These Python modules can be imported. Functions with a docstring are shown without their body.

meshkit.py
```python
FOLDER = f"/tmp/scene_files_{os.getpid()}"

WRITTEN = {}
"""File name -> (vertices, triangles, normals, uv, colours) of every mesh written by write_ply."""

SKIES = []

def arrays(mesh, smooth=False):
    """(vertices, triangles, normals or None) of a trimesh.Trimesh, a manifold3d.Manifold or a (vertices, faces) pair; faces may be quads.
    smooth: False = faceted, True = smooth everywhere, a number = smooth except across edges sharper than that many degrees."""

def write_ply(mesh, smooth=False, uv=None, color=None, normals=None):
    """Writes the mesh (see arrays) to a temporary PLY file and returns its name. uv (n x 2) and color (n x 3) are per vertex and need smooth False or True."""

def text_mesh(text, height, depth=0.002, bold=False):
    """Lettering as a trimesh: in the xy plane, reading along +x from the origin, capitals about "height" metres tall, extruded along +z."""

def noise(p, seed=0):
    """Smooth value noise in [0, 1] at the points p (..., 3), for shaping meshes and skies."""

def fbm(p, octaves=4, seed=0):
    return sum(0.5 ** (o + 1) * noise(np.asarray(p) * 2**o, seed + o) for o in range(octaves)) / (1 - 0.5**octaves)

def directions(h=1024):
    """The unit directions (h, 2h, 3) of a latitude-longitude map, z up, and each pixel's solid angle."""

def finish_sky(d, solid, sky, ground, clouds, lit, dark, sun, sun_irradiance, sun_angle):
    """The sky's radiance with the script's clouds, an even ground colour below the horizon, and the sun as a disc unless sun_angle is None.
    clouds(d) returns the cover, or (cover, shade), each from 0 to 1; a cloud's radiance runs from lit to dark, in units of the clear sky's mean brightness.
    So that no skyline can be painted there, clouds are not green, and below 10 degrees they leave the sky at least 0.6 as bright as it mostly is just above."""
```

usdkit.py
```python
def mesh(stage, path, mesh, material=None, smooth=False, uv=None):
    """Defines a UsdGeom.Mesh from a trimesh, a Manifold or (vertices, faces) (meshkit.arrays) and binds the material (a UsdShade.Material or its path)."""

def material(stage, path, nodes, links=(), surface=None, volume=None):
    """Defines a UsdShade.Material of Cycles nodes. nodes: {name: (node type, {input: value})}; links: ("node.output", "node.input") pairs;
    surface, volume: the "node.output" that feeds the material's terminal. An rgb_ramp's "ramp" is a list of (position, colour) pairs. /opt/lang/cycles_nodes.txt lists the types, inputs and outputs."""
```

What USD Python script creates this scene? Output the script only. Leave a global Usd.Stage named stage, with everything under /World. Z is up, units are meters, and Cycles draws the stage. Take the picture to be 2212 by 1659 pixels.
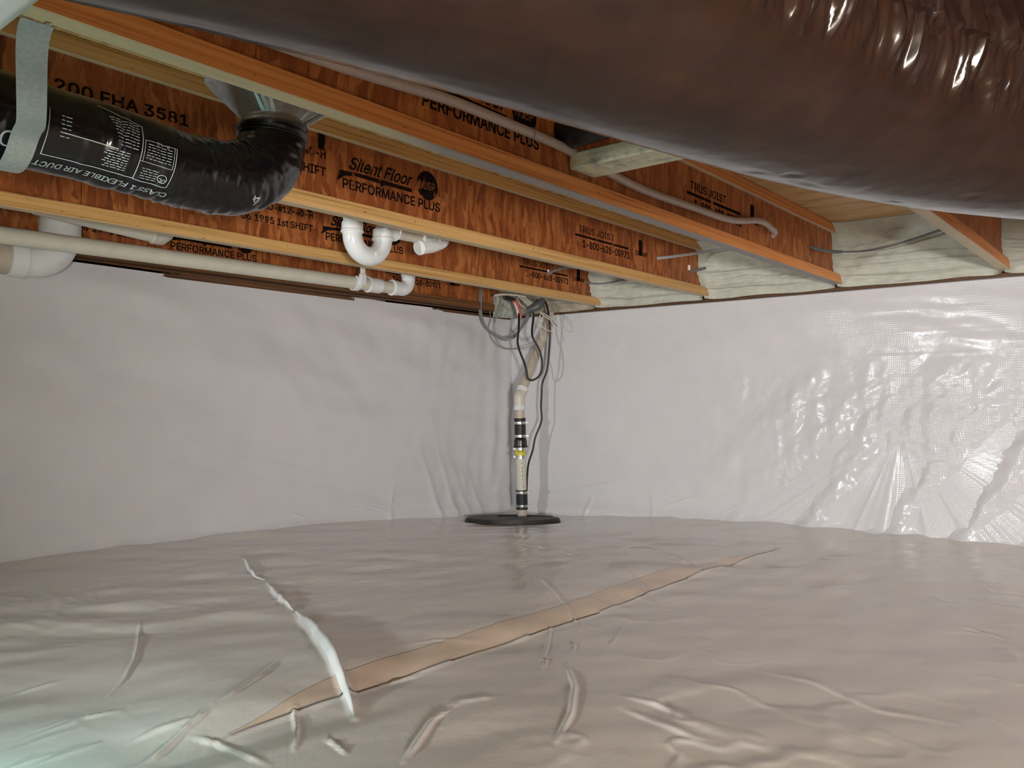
import math, random
import numpy as np, trimesh, manifold3d as m3
import usdkit, meshkit
from shapely.geometry import Polygon, Point, box as sbox
from scipy.interpolate import CubicSpline
from pxr import Usd, UsdGeom, UsdLux, Gf, Sdf

stage = Usd.Stage.CreateInMemory()
UsdGeom.SetStageUpAxis(stage, "Z"); UsdGeom.SetStageMetersPerUnit(stage, 1.0)
UsdGeom.Xform.Define(stage, "/World"); UsdGeom.Scope.Define(stage, "/World/Looks")
random.seed(3); RNG = np.random.default_rng(3)

# ------------------------------------------------------------------ camera, lights, exposure
FPX, W, H = 1765.93, 2212, 1659
C = np.array([-3.585, -3.003, 0.625])
YAW, PITCH, ROLL = math.radians(39.891), math.radians(1.3286), math.radians(0.167)
fw = np.array([math.cos(YAW) * math.cos(PITCH), math.sin(YAW) * math.cos(PITCH), math.sin(PITCH)])
r0 = np.cross(fw, [0, 0, 1]); r0 /= np.linalg.norm(r0); u0 = np.cross(r0, fw)
RT = math.cos(ROLL) * r0 + math.sin(ROLL) * u0
UP = -math.sin(ROLL) * r0 + math.cos(ROLL) * u0
cam = UsdGeom.Camera.Define(stage, "/World/camera")
mat = Gf.Matrix4d(*RT, 0, *UP, 0, *(-fw), 0, *C, 1)
cam.AddTransformOp().Set(mat)
cam.CreateHorizontalApertureAttr(36.0); cam.CreateVerticalApertureAttr(27.0)
cam.CreateFocalLengthAttr(FPX / W * 36.0); cam.CreateClippingRangeAttr(Gf.Vec2f(0.02, 100))
cam.CreateExposureAttr(0.25)
LIGHT_A, LIGHT_B, LIGHT_C = 17.0, 30.0, 0.23
LAMP_A, AIM_A = (-5.9, -1.30, 0.70), (0.0, -1.6, 0.42)
LAMP_B, AIM_B = (-4.3, -4.35, 0.40), (-.75, -2.05, 0.70)
LAMP_C = (-3.36, -1.78, 0.27)


def rect_light(path, pos, target, w, h, power, color):
    l = UsdLux.RectLight.Define(stage, path)
    z = np.array(pos, float) - np.array(target, float); z /= np.linalg.norm(z)
    x = np.cross([0, 0, 1], z); x /= np.linalg.norm(x); y = np.cross(z, x)
    l.AddTransformOp().Set(Gf.Matrix4d(*x, 0, *y, 0, *z, 0, *pos, 1))
    l.CreateWidthAttr(w); l.CreateHeightAttr(h); l.CreateIntensityAttr(power / (w * h)); l.CreateColorAttr(Gf.Vec3f(*color))
    return l


def beam(path, pos, target, r, power, color, cone, soft):
    """A torch: a small round lamp with a cone."""
    l = UsdLux.SphereLight.Define(stage, path)
    z = np.array(pos, float) - np.array(target, float); z /= np.linalg.norm(z)
    x = np.cross([0, 0, 1], z); x /= np.linalg.norm(x); y = np.cross(z, x)
    l.AddTransformOp().Set(Gf.Matrix4d(*x, 0, *y, 0, *z, 0, *pos, 1))
    l.CreateRadiusAttr(r); l.CreateIntensityAttr(power / (math.pi * r * r)); l.CreateColorAttr(Gf.Vec3f(*color))
    sh = UsdLux.ShapingAPI.Apply(l.GetPrim()); sh.CreateShapingConeAngleAttr(cone); sh.CreateShapingConeSoftnessAttr(soft)


beam("/World/work_light_lamp", LAMP_A, AIM_A, 0.06, LIGHT_A, (0.93, 0.99, 1.0), 27.0, 1.0)
beam("/World/fill_light_lamp", LAMP_B, AIM_B, 0.13, LIGHT_B, (1.0, 0.985, 0.985), 47.0, 1.0)  # unseen fill light, added behind the view to lift the near faces
near = UsdLux.SphereLight.Define(stage, "/World/floor_lamp_bulb"); near.AddTranslateOp().Set(Gf.Vec3d(*LAMP_C))
near.CreateRadiusAttr(0.03); near.CreateIntensityAttr(LIGHT_C / (math.pi * .03 ** 2)); near.CreateColorAttr(Gf.Vec3f(.42, 1.0, .94))


# ------------------------------------------------------------------ helpers
def at(px, py, ax, v):
    """The point where the sight line of a pixel meets the real plane x, y or z = v (used once to measure the place)."""
    d = (px - W / 2) / FPX * RT - (py - H / 2) / FPX * UP + fw
    return C + (v - C[ax]) / d[ax] * d


def atd(px, py, dep):
    return C + dep * ((px - W / 2) / FPX * RT - (py - H / 2) / FPX * UP + fw)


used = {}
def path_for(name, parent):
    base = (str(parent.GetPath()) if parent else "/World") + "/" + name
    k = used.get(base, 0); used[base] = k + 1
    return base if k == 0 else f"{base}_{k:03d}"


ORIGIN = {}
def thing(name, label, cat, loc, group=None):
    x = UsdGeom.Xform.Define(stage, path_for(name, None)); x.AddTranslateOp().Set(Gf.Vec3d(*map(float, loc)))
    o = x.GetPrim(); o.SetCustomDataByKey("label", label); o.SetCustomDataByKey("category", cat)
    if group: o.SetCustomDataByKey("group", group)
    ORIGIN[str(o.GetPath())] = np.array(loc, float)
    return o


def obj(name, mesh, m, parent=None, smooth=35, label=None, kind=None):
    """One Mesh prim; mesh vertices are given in world metres."""
    v, f, n = meshkit.arrays(mesh, smooth)
    if parent is not None:
        root = "/" + "/".join(str(parent.GetPath()).split("/")[1:3]); o = ORIGIN[root]
        v = v - o
    p = path_for(name, parent)
    usdkit.mesh(stage, p, (v, f), MAT[m])
    g = UsdGeom.Mesh.Get(stage, p)
    if n is not None:
        from pxr import Vt
        g.CreateNormalsAttr(Vt.Vec3fArray.FromNumpy(n.astype(np.float32))); g.SetNormalsInterpolation("vertex")
    q = g.GetPrim()
    if label: q.SetCustomDataByKey("label", label)
    if kind: q.SetCustomDataByKey("kind", kind)
    return q


def tag(o, label, cat, group=None):
    o.SetCustomDataByKey("label", label); o.SetCustomDataByKey("category", cat)
    if group: o.SetCustomDataByKey("group", group)
    return o


def struct(name, mesh, m, smooth=35, label=None, cat=None):
    o = obj(name, mesh, m, None, smooth, label, "structure")
    if cat: o.SetCustomDataByKey("category", cat)
    return o


cat_ = trimesh.util.concatenate


def cbox(lo, hi, c=0.002):
    """Box with chamfered edges."""
    lo, hi = np.array(lo, float), np.array(hi, float)
    c = min(c, 0.3 * (hi - lo).min()); pts = []
    for s in np.ndindex(2, 2, 2):
        p = np.where(np.array(s) == 0, lo, hi); d = np.where(np.array(s) == 0, 1, -1) * c
        for k in range(3):
            q = p + d; q[k] = p[k]; pts.append(q)
    return trimesh.convex.convex_hull(np.array(pts))


def frames(P):
    P = np.asarray(P, float); t = np.gradient(P, axis=0); t /= np.linalg.norm(t, axis=1)[:, None]
    n = np.cross(t[0], [0, 0, 1.0])
    if np.linalg.norm(n) < 0.1: n = np.cross(t[0], [0, 1.0, 0])
    n /= np.linalg.norm(n); N = [n]
    for k in range(1, len(P)):
        n = N[-1] - t[k] * (N[-1] @ t[k]); N.append(n / np.linalg.norm(n))
    N = np.array(N); return t, N, np.cross(t, N)


def sweep(P, prof, cap=True):
    """prof: (m,2) ring or (n,m,2) rings in the (N,B) plane along P."""
    P = np.asarray(P, float); t, N, B = frames(P); prof = np.asarray(prof, float)
    if prof.ndim == 2: prof = np.broadcast_to(prof, (len(P),) + prof.shape)
    V = P[:, None] + prof[..., :1] * N[:, None] + prof[..., 1:] * B[:, None]
    n, m = V.shape[:2]; i, j = np.meshgrid(np.arange(n - 1), np.arange(m), indexing="ij")
    a, b, c, d = i * m + j, i * m + (j + 1) % m, (i + 1) * m + (j + 1) % m, (i + 1) * m + j
    F = np.concatenate([np.stack([a, b, c], -1).reshape(-1, 3), np.stack([a, c, d], -1).reshape(-1, 3)])
    V = V.reshape(-1, 3)
    if cap:
        V = np.vstack([V, P[0], P[-1]]); k = np.arange(m); o = (n - 1) * m
        F = np.vstack([F, np.stack([np.full(m, n * m), (k + 1) % m, k], 1), np.stack([np.full(m, n * m + 1), o + k, o + (k + 1) % m], 1)])
    return trimesh.Trimesh(V, F, process=False)


def ring(r, n=16, r2=None):
    a = np.linspace(0, 2 * math.pi, n, endpoint=False)
    return np.stack([r * np.cos(a), (r2 or r) * np.sin(a)], 1)


def tube(P, r, n=16):
    r = np.asarray(r, float)
    if r.ndim == 0: return sweep(P, ring(float(r), n))
    return sweep(P, np.stack([ring(x, n) for x in r]))


def curve(P, n=40):
    P = np.asarray(P, float); s = np.r_[0, np.cumsum(np.linalg.norm(np.diff(P, axis=0), axis=1))]
    return CubicSpline(s, P)(np.linspace(0, s[-1], n))


def lathe(a, b, prof, n=24):
    """Surface of revolution round the axis a-b; prof: (metres along the axis from a, radius)."""
    a, b = np.array(a, float), np.array(b, float); d = (b - a) / np.linalg.norm(b - a)
    P = np.array([a + d * s for s, _ in prof]); x = np.cross(d, [0, 0, 1.0])
    if np.linalg.norm(x) < 0.1: x = np.cross(d, [0, 1.0, 0])
    x /= np.linalg.norm(x); y = np.cross(d, x); an = np.linspace(0, 2 * math.pi, n, endpoint=False)
    V = P[:, None] + np.array([r for _, r in prof])[:, None, None] * (np.cos(an)[:, None] * x + np.sin(an)[:, None] * y)
    m = n; k = len(prof); i, j = np.meshgrid(np.arange(k - 1), np.arange(m), indexing="ij")
    A, B_, C_, D = i * m + j, i * m + (j + 1) % m, (i + 1) * m + (j + 1) % m, (i + 1) * m + j
    F = np.concatenate([np.stack([A, B_, C_], -1).reshape(-1, 3), np.stack([A, C_, D], -1).reshape(-1, 3)])
    V = np.vstack([V.reshape(-1, 3), P[0], P[-1]]); q = np.arange(m); o = (k - 1) * m
    F = np.vstack([F, np.stack([np.full(m, k * m), (q + 1) % m, q], 1), np.stack([np.full(m, k * m + 1), o + q, o + (q + 1) % m], 1)])
    t = trimesh.Trimesh(V, F, process=False)
    return t


def hub(a, b, r, lip=0.0025):
    """A pipe socket: cylinder with a rounded raised rim at both ends."""
    L = np.linalg.norm(np.array(b, float) - np.array(a, float))
    return lathe(a, b, [(0, r * .86), (0, r), (.002, r + lip), (.007, r + lip), (.010, r), (L - .004, r), (L - .001, r - .0015), (L, r * .86)], 28)


def arc(center, r, u, v, a0, a1, n=16):
    a = np.radians(np.linspace(a0, a1, n))[:, None]
    return np.array(center) + r * (np.cos(a) * np.array(u, float) + np.sin(a) * np.array(v, float))


def ribbon(P, side, w, th, wob=None):
    """A flat strap along P; side: width direction (one vector or one per point)."""
    P = np.asarray(P, float); S = np.broadcast_to(np.asarray(side, float), P.shape).copy(); S /= np.linalg.norm(S, axis=1)[:, None]
    t = np.gradient(P, axis=0); t /= np.linalg.norm(t, axis=1)[:, None]; N = np.cross(t, S); N /= np.linalg.norm(N, axis=1)[:, None]
    w = np.broadcast_to(w, (len(P),))[:, None]
    V = np.stack([P - S * w / 2 - N * th / 2, P + S * w / 2 - N * th / 2, P + S * w / 2 + N * th / 2, P - S * w / 2 + N * th / 2], 1)
    n, m = V.shape[:2]; F = []
    for i in range(n - 1):
        for j in range(4):
            a, b, c, d = i * 4 + j, i * 4 + (j + 1) % 4, (i + 1) * 4 + (j + 1) % 4, (i + 1) * 4 + j
            F += [[a, b, c], [a, c, d]]
    o = (n - 1) * 4; F += [[0, 2, 1], [0, 3, 2], [o, o + 1, o + 2], [o, o + 2, o + 3]]
    return trimesh.Trimesh(V.reshape(-1, 3), F, process=False)


def grid_mesh(V, back=None):
    """V (n,m,3) front surface; back: an offset vector that gives the sheet thickness."""
    n, m = V.shape[:2]; i, j = np.meshgrid(np.arange(n - 1), np.arange(m - 1), indexing="ij")
    a, b, c, d = i * m + j, i * m + j + 1, (i + 1) * m + j + 1, (i + 1) * m + j
    F = np.concatenate([np.stack([a, b, c], -1).reshape(-1, 3), np.stack([a, c, d], -1).reshape(-1, 3)])
    P = V.reshape(-1, 3)
    if back is not None:
        e = np.concatenate([np.arange(m), np.arange(1, n) * m + m - 1, (n - 1) * m + np.arange(m - 2, -1, -1), np.arange(n - 2, 0, -1) * m])
        o = len(P); q = P[e] + np.array(back); k = np.arange(len(e)); k1 = (k + 1) % len(e)
        P = np.vstack([P, q, q.mean(0)])
        F = np.vstack([F, np.stack([e[k], o + k, e[k1]], 1), np.stack([e[k1], o + k, o + k1], 1), np.stack([o + k, np.full(len(e), o + len(e)), o + k1], 1)])
    return trimesh.Trimesh(P, F, process=False)


def lettering(text, h, bold=True, shear=0.0):
    t = meshkit.text_mesh(text, h, 0.0006, bold); v = t.vertices.copy(); v[:, 0] += shear * v[:, 1]
    return trimesh.Trimesh(v, t.faces, process=False)


def flat2(poly, depth=0.0006):
    gs = getattr(poly, "geoms", [poly])
    return cat_([trimesh.creation.extrude_polygon(g, depth, engine="earcut") for g in gs if g.area > 0])


def smoothstep(x, a, b):
    t = np.clip((x - a) / (b - a), 0, 1); return t * t * (3 - 2 * t)


# ------------------------------------------------------------------ materials
MAT = {}
def M_(name, nodes, links, surface="p.BSDF"):
    MAT[name] = usdkit.material(stage, f"/World/Looks/{name}", nodes, links, surface=surface)


def plain(name, col, rough=.5, spec=.5, metal=0.0, noise=0.08, scale=60, bump=0.0, **kw):
    a = tuple(c * (1 - noise) for c in col); b = tuple(min(1, c * (1 + noise)) for c in col)
    nodes = {"g": ("geometry", {}), "n": ("noise_texture", {"scale": scale, "detail": 4.0}),
             "r": ("rgb_ramp", {"ramp": [(.3, a), (.7, b)]}),
             "p": ("principled_bsdf", {"roughness": rough, "specular_ior_level": spec, "metallic": metal, **kw})}
    links = [("g.position", "n.vector"), ("n.fac", "r.fac"), ("r.color", "p.base_color")]
    if bump:
        nodes["b"] = ("bump", {"strength": bump, "distance": 0.004}); links += [("n.fac", "b.height"), ("b.normal", "p.normal")]
    M_(name, nodes, links)


def liner(name, col, rough, weave, d1, d2, spec=.5):
    """Reinforced white polyethylene: a diamond scrim as fine relief over slight puckers."""
    k = 2 * math.pi / .014
    nodes = {"g": ("geometry", {}), "n": ("noise_texture", {"scale": 9.0, "detail": 4.0}), "n2": ("noise_texture", {"scale": 38.0, "detail": 3.0}), "n4": ("noise_texture", {"scale": 3.0, "detail": 1.0}),
             "v1": ("vector_math", {"math_type": "dot_product", "vector2": tuple(k * c for c in d1)}), "v2": ("vector_math", {"math_type": "dot_product", "vector2": tuple(k * c for c in d2)}),
             "s1": ("math", {"math_type": "sine"}), "s2": ("math", {"math_type": "sine"}), "mul": ("math", {"math_type": "multiply"}), "pat": ("rgb_ramp", {"ramp": [(.42, (0, 0, 0)), (.62, (1, 1, 1))]}), "mp": ("math", {"math_type": "multiply"}),
             "r": ("rgb_ramp", {"ramp": [(.3, tuple(c * .965 for c in col)), (.7, col)]}),
             "ad": ("math", {"math_type": "multiply_add", "value2": weave}),
             "b": ("bump", {"strength": .22, "distance": 0.003}),
             "p": ("principled_bsdf", {"roughness": rough, "specular_ior_level": spec})}
    links = [("g.position", "n.vector"), ("g.position", "n2.vector"), ("g.position", "n4.vector"), ("g.position", "v1.vector1"), ("g.position", "v2.vector1"), ("v1.value", "s1.value1"), ("v2.value", "s2.value1"),
             ("s1.value", "mul.value1"), ("s2.value", "mul.value2"), ("n4.fac", "pat.fac"), ("mul.value", "mp.value1"), ("pat.color", "mp.value2"),
             ("n.fac", "r.fac"), ("r.color", "p.base_color"), ("mp.value", "ad.value1"), ("n2.fac", "ad.value3"), ("ad.value", "b.height"), ("b.normal", "p.normal")]
    M_(name, nodes, links)


liner("liner_wall", (.72, .70, .715), .215, .45, (1, 1, .8), (1, 1, -.8), .4)
liner("liner_floor", (.83, .775, .735), .19, .05, (1, .2, 0), (-.2, 1, 0), 1.0)


plain("seam_reflection", (.76, .61, .50), .22, .8, noise=.05, scale=14)  # warm colour painted in for the joists' orange reflection beside the seam
plain("liner_crease", (.92, .92, .93), .3, .5, noise=.02)


def osb(name, ramp, sx=34, sz=9, axis="x"):
    """Oriented strand board: pressed flakes as stretched cells."""
    sc = {"x": (sx, sx, sz), "flat": (sx, sz, sx)}[axis]
    nodes = {"g": ("geometry", {}), "nd": ("noise_texture", {"scale": 7.0, "detail": 2.0}), "md": ("vector_math", {"math_type": "scale", "scale": .05}),
             "av": ("vector_math", {"math_type": "add"}), "m": ("mapping", {"scale": sc, "rotation": (0, .16, 0)}),
             "v": ("voronoi_texture", {"scale": 1.0, "feature": "f1", "randomness": 1.0}),
             "sep": ("separate_color", {}), "m2": ("mapping", {"scale": tuple(c * 4.5 for c in sc)}), "n": ("noise_texture", {"scale": 1.0, "detail": 5.0, "roughness": .65}),
             "n3": ("noise_texture", {"scale": 11.0, "detail": 4.0, "roughness": .6}),
             "a1": ("math", {"math_type": "multiply_add", "value2": .42}), "a2": ("math", {"math_type": "multiply_add", "value2": .55}), "a3": ("math", {"math_type": "multiply", "value2": .42}),
             "r": ("rgb_ramp", {"ramp": ramp}), "b": ("bump", {"strength": .25, "distance": .002}),
             "p": ("principled_bsdf", {"roughness": .5, "specular_ior_level": .35})}
    links = [("g.position", "nd.vector"), ("nd.color", "md.vector1"), ("g.position", "av.vector1"), ("md.vector", "av.vector2"), ("av.vector", "m.vector"),
             ("m.vector", "v.vector"), ("v.color", "sep.color"), ("av.vector", "m2.vector"), ("m2.vector", "n.vector"), ("g.position", "n3.vector"),
             ("n3.fac", "a3.value1"), ("n.fac", "a2.value1"), ("a3.value", "a2.value3"), ("sep.r", "a1.value1"), ("a2.value", "a1.value3"), ("a1.value", "r.fac"), ("r.color", "p.base_color"),
             ("a1.value", "b.height"), ("b.normal", "p.normal")]
    M_(name, nodes, links)


osb("web_board", [(.25, (.08, .020, .007)), (.5, (.22, .058, .015)), (.70, (.33, .094, .025)), (.95, (.48, .18, .055))], 70, 14)
osb("web_board_orange", [(.25, (.11, .028, .009)), (.5, (.27, .072, .017)), (.7, (.38, .115, .027)), (.95, (.52, .19, .05))], 70, 14)
osb("subfloor_board", [(.3, (.30, .17, .065)), (.55, (.46, .29, .12)), (.85, (.60, .42, .20))], 30, 5, "flat")


def lumber(name, dark, mid, light, under, speck=.9, dust=None):
    """Laminated veneer flange: long fine grain, dark pitch specks; the planed underside is paler."""
    nodes = {"g": ("geometry", {}), "m": ("mapping", {"scale": (1.6, 120, 120)}), "n": ("noise_texture", {"scale": 1.0, "detail": 6.0, "roughness": .6}),
             "m2": ("mapping", {"scale": (60, 150, 150)}), "n2": ("noise_texture", {"scale": 1.0, "detail": 1.0}),
             "r": ("rgb_ramp", {"ramp": [(.30, dark), (.45, mid), (.68, light)]}), "sr": ("rgb_ramp", {"ramp": [(.72, (1, 1, 1)), (.80, (.22, .15, .10))]}),
             "mx": ("mix_color", {"blend_type": "multiply", "fac": speck}),
             "sx": ("separate_xyz", {}), "lt": ("math", {"math_type": "less_than", "value2": -.7}), "un": ("rgb_ramp", {"ramp": [(.3, tuple(c * .82 for c in under)), (.7, under)]}),
             "m3": ("mapping", {"scale": (3, 30, 30)}), "n3": ("noise_texture", {"scale": 1.0, "detail": 5.0}),
             "mu": ("mix_color", {"blend_type": "mix"}), "b": ("bump", {"strength": .15, "distance": .001}), "p": ("principled_bsdf", {"roughness": .5, "specular_ior_level": .35})}
    links = [("g.position", "m.vector"), ("m.vector", "n.vector"), ("g.position", "m2.vector"), ("m2.vector", "n2.vector"), ("n.fac", "r.fac"), ("n2.fac", "sr.fac"),
             ("r.color", "mx.a"), ("sr.color", "mx.b"), ("g.true_normal", "sx.vector"), ("sx.z", "lt.value1"), ("g.position", "m3.vector"), ("m3.vector", "n3.vector"), ("n3.fac", "un.fac"),
             ("lt.value", "mu.fac"), ("mx.result", "mu.a"), ("un.color", "mu.b"), ("mu.result", "p.base_color"), ("n.fac", "b.height"), ("b.normal", "p.normal")]
    if dust:      # grey dust clings to the underside beyond x = dust
        nodes.update({"px": ("separate_xyz", {}), "pa": ("math", {"math_type": "multiply_add", "value2": .35}), "pr": ("map_range", {"from_min": dust, "from_max": dust + .22, "clamp": True}), "dm": ("mix_color", {"b": (.27, .235, .225)})})
        links += [("g.position", "px.vector"), ("n3.fac", "pa.value1"), ("px.x", "pa.value3"), ("pa.value", "pr.value"), ("pr.result", "dm.fac"), ("un.color", "dm.a")]
        links = [l for l in links if l != ("un.color", "mu.b")] + [("dm.result", "mu.b")]
    M_(name, nodes, links)


lumber("flange_tan", (.30, .15, .045), (.60, .345, .12), (.72, .45, .18), (.58, .44, .27))
lumber("flange_orange", (.30, .10, .028), (.68, .245, .066), (.78, .34, .11), (.60, .48, .30))
lumber("flange_dusty", (.30, .10, .028), (.72, .27, .075), (.82, .37, .125), (.62, .50, .31), .9, -2.46)
lumber("flange_shaded", (.07, .03, .012), (.15, .065, .025), (.22, .11, .045), (.12, .06, .03))  # darker flange copy: the shadow along the left wall is in its colour
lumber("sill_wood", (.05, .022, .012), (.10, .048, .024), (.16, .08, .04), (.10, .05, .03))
plain("foam", (.53, .53, .455), .75, .3, noise=.08, scale=26, bump=.25)
plain("foam_tan", (.42, .37, .28), .75, .3, noise=.3, scale=14, bump=.3)
plain("foam_dull", (.36, .37, .32), .75, .3, noise=.25, scale=30, bump=.3)
plain("pvc_white", (.80, .81, .80), .18, .5, noise=.02)
plain("pvc_cream", (.66, .63, .53), .38, .45, noise=.06, scale=18)
plain("pvc_beige", (.56, .48, .385), .42, .4, noise=.10, scale=22)
plain("pvc_ivory", (.68, .63, .53), .38, .45, noise=.03)
plain("print_grey", (.10, .09, .08), .6, .2)
plain("pex_beige", (.47, .39, .345), .45, .4, noise=.08, scale=40)
plain("pex_grey", (.47, .46, .46), .45, .4, noise=.05)
plain("cable_grey", (.16, .16, .165), .45, .4, noise=.08)
plain("cable_lightgrey", (.40, .40, .42), .4, .4, noise=.05)
plain("cord_black", (.012, .012, .014), .4, .5)
plain("wire_white", (.66, .62, .52), .45, .4, noise=.06)
plain("wire_dusty", (.30, .27, .23), .5, .4, noise=.15)
plain("tape_grey", (.085, .085, .09), .4, .5, noise=.15)
plain("tag_red", (.62, .05, .03), .4, .4, noise=.1)
plain("tag_white", (.75, .62, .58), .4, .4)
plain("rubber_black", (.016, .016, .018), .5, .45)
plain("plastic_black", (.010, .010, .011), .3, .5)
plain("steel", (.62, .62, .60), .28, .5, 1.0)
plain("staple_white", (.8, .78, .74), .4, .5)
plain("galvanised", (.40, .42, .42), .45, .5, .75, noise=.16, scale=90, bump=.04)
plain("strap_metal", (.40, .42, .41), .55, .5, .35, noise=.12, scale=160)
plain("label_yellow", (.72, .62, .05), .45, .4, noise=.03)
plain("lid_black", (.030, .026, .024), .55, .4, noise=.5, scale=30, bump=.1)
plain("duct_film_black", (.006, .006, .008), .17, .6, noise=.1)
plain("duct_film_brown", (.015, .0075, .006), .20, .42, noise=.25, scale=24)
plain("sleeve_black", (.012, .013, .018), .22, .6)
plain("print_white", (.62, .66, .66), .5, .3)
plain("tape_black", (.012, .011, .010), .35, .5)
plain("housing_yellow", (.65, .42, .02), .45, .4)
plain("lens_frame", (.03, .03, .03), .5, .4)
M_("ink", {"g": ("geometry", {}), "m": ("mapping", {"scale": (70, 70, 24)}), "n": ("noise_texture", {"scale": 1.0, "detail": 4.0}), "n2": ("noise_texture", {"scale": 16.0, "detail": 2.0}),
           "a": ("math", {"math_type": "add"}), "r": ("rgb_ramp", {"ramp": [(.515, (.0, .0, .0)), (.63, (1, 1, 1))]}), "h": ("math", {"math_type": "multiply", "value2": .5}),
           "d": ("diffuse_bsdf", {"color": (.016, .010, .008)}), "t": ("transparent_bsdf", {}), "x": ("mix_closure", {})},
   [("g.position", "m.vector"), ("m.vector", "n.vector"), ("g.position", "n2.vector"), ("n.fac", "a.value1"), ("n2.fac", "a.value2"), ("a.value", "h.value1"), ("h.value", "r.fac"), ("r.color", "x.fac"),
    ("d.BSDF", "x.closure1"), ("t.BSDF", "x.closure2")], surface="x.closure")
M_("block_wood", {"g": ("geometry", {}), "n": ("noise_texture", {"scale": 22.0, "detail": 6.0, "roughness": .65}), "m": ("mapping", {"scale": (90, 3, 90)}), "n2": ("noise_texture", {"scale": 1.0, "detail": 4.0}),
                  "r": ("rgb_ramp", {"ramp": [(.40, (.33, .35, .30)), (.50, (.60, .58, .44)), (.58, (.70, .66, .50)), (.72, (.58, .44, .20))]}),
                  "a": ("math", {"math_type": "multiply_add", "value2": .35}), "h": ("math", {"math_type": "multiply", "value2": .68}), "b": ("bump", {"strength": .4, "distance": .003}), "p": ("principled_bsdf", {"roughness": .8})},
   [("g.position", "n.vector"), ("g.position", "m.vector"), ("m.vector", "n2.vector"), ("n2.fac", "a.value1"), ("n.fac", "h.value1"), ("h.value", "a.value3"), ("a.value", "r.fac"), ("r.color", "p.base_color"), ("n.fac", "b.height"), ("b.normal", "p.normal")])

# ------------------------------------------------------------------ the setting
ZB, D, HF, WF = 1.13, 0.242, 0.0395, 0.036     # joist underside, depth, flange height and width
YJ = [-0.030, -0.630, -1.2396, -1.8492, -2.4588, -3.068, -3.678]
ZT = ZB + D
GX = np.r_[np.arange(-7.0, -3.0, .05), np.arange(-3.0, -1.1, .005), np.arange(-1.1, .03, .010)]
GY = np.r_[np.arange(-6.0, -3.2, .05), np.arange(-3.2, -2.4, .008), np.arange(-2.4, -.9, .005), np.arange(-.9, .03, .010)]
GX, GY = (g[np.r_[True, np.diff(g) > .002]] for g in (GX, GY))
LIDC, LIDN = np.array([-0.385, -0.335, 0.030]), None
lid_axis = np.array([-RT[0], -RT[1], 0.0]); lid_axis /= np.linalg.norm(lid_axis)


def ripples(X, Y, n, l0, l1, ang, spread, seed):
    """Drape folds: waves of l0 to l1 metres whose crests run across the direction ang, unit strength."""
    g = np.random.default_rng(seed); out = 0; tot = 0
    for _ in range(n):
        l = l0 * (l1 / l0) ** g.random(); a = math.radians(ang + spread * (2 * g.random() - 1)); w = (l / l1) ** .9; k = 2 * math.pi / l
        out = out + w * np.cos(k * (X * math.cos(a) + Y * math.sin(a)) + g.random() * 6.283); tot += w * w / 2
    return out / math.sqrt(tot)


def floor_base(X, Y):
    d2 = X ** 2 + Y ** 2
    h = 0.088 * (1 - np.exp(-d2 / .95 ** 2))
    h = h + .012 * np.exp(-((Y) / .10) ** 2) + .012 * np.exp(-((X) / .10) ** 2)
    return h


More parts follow.
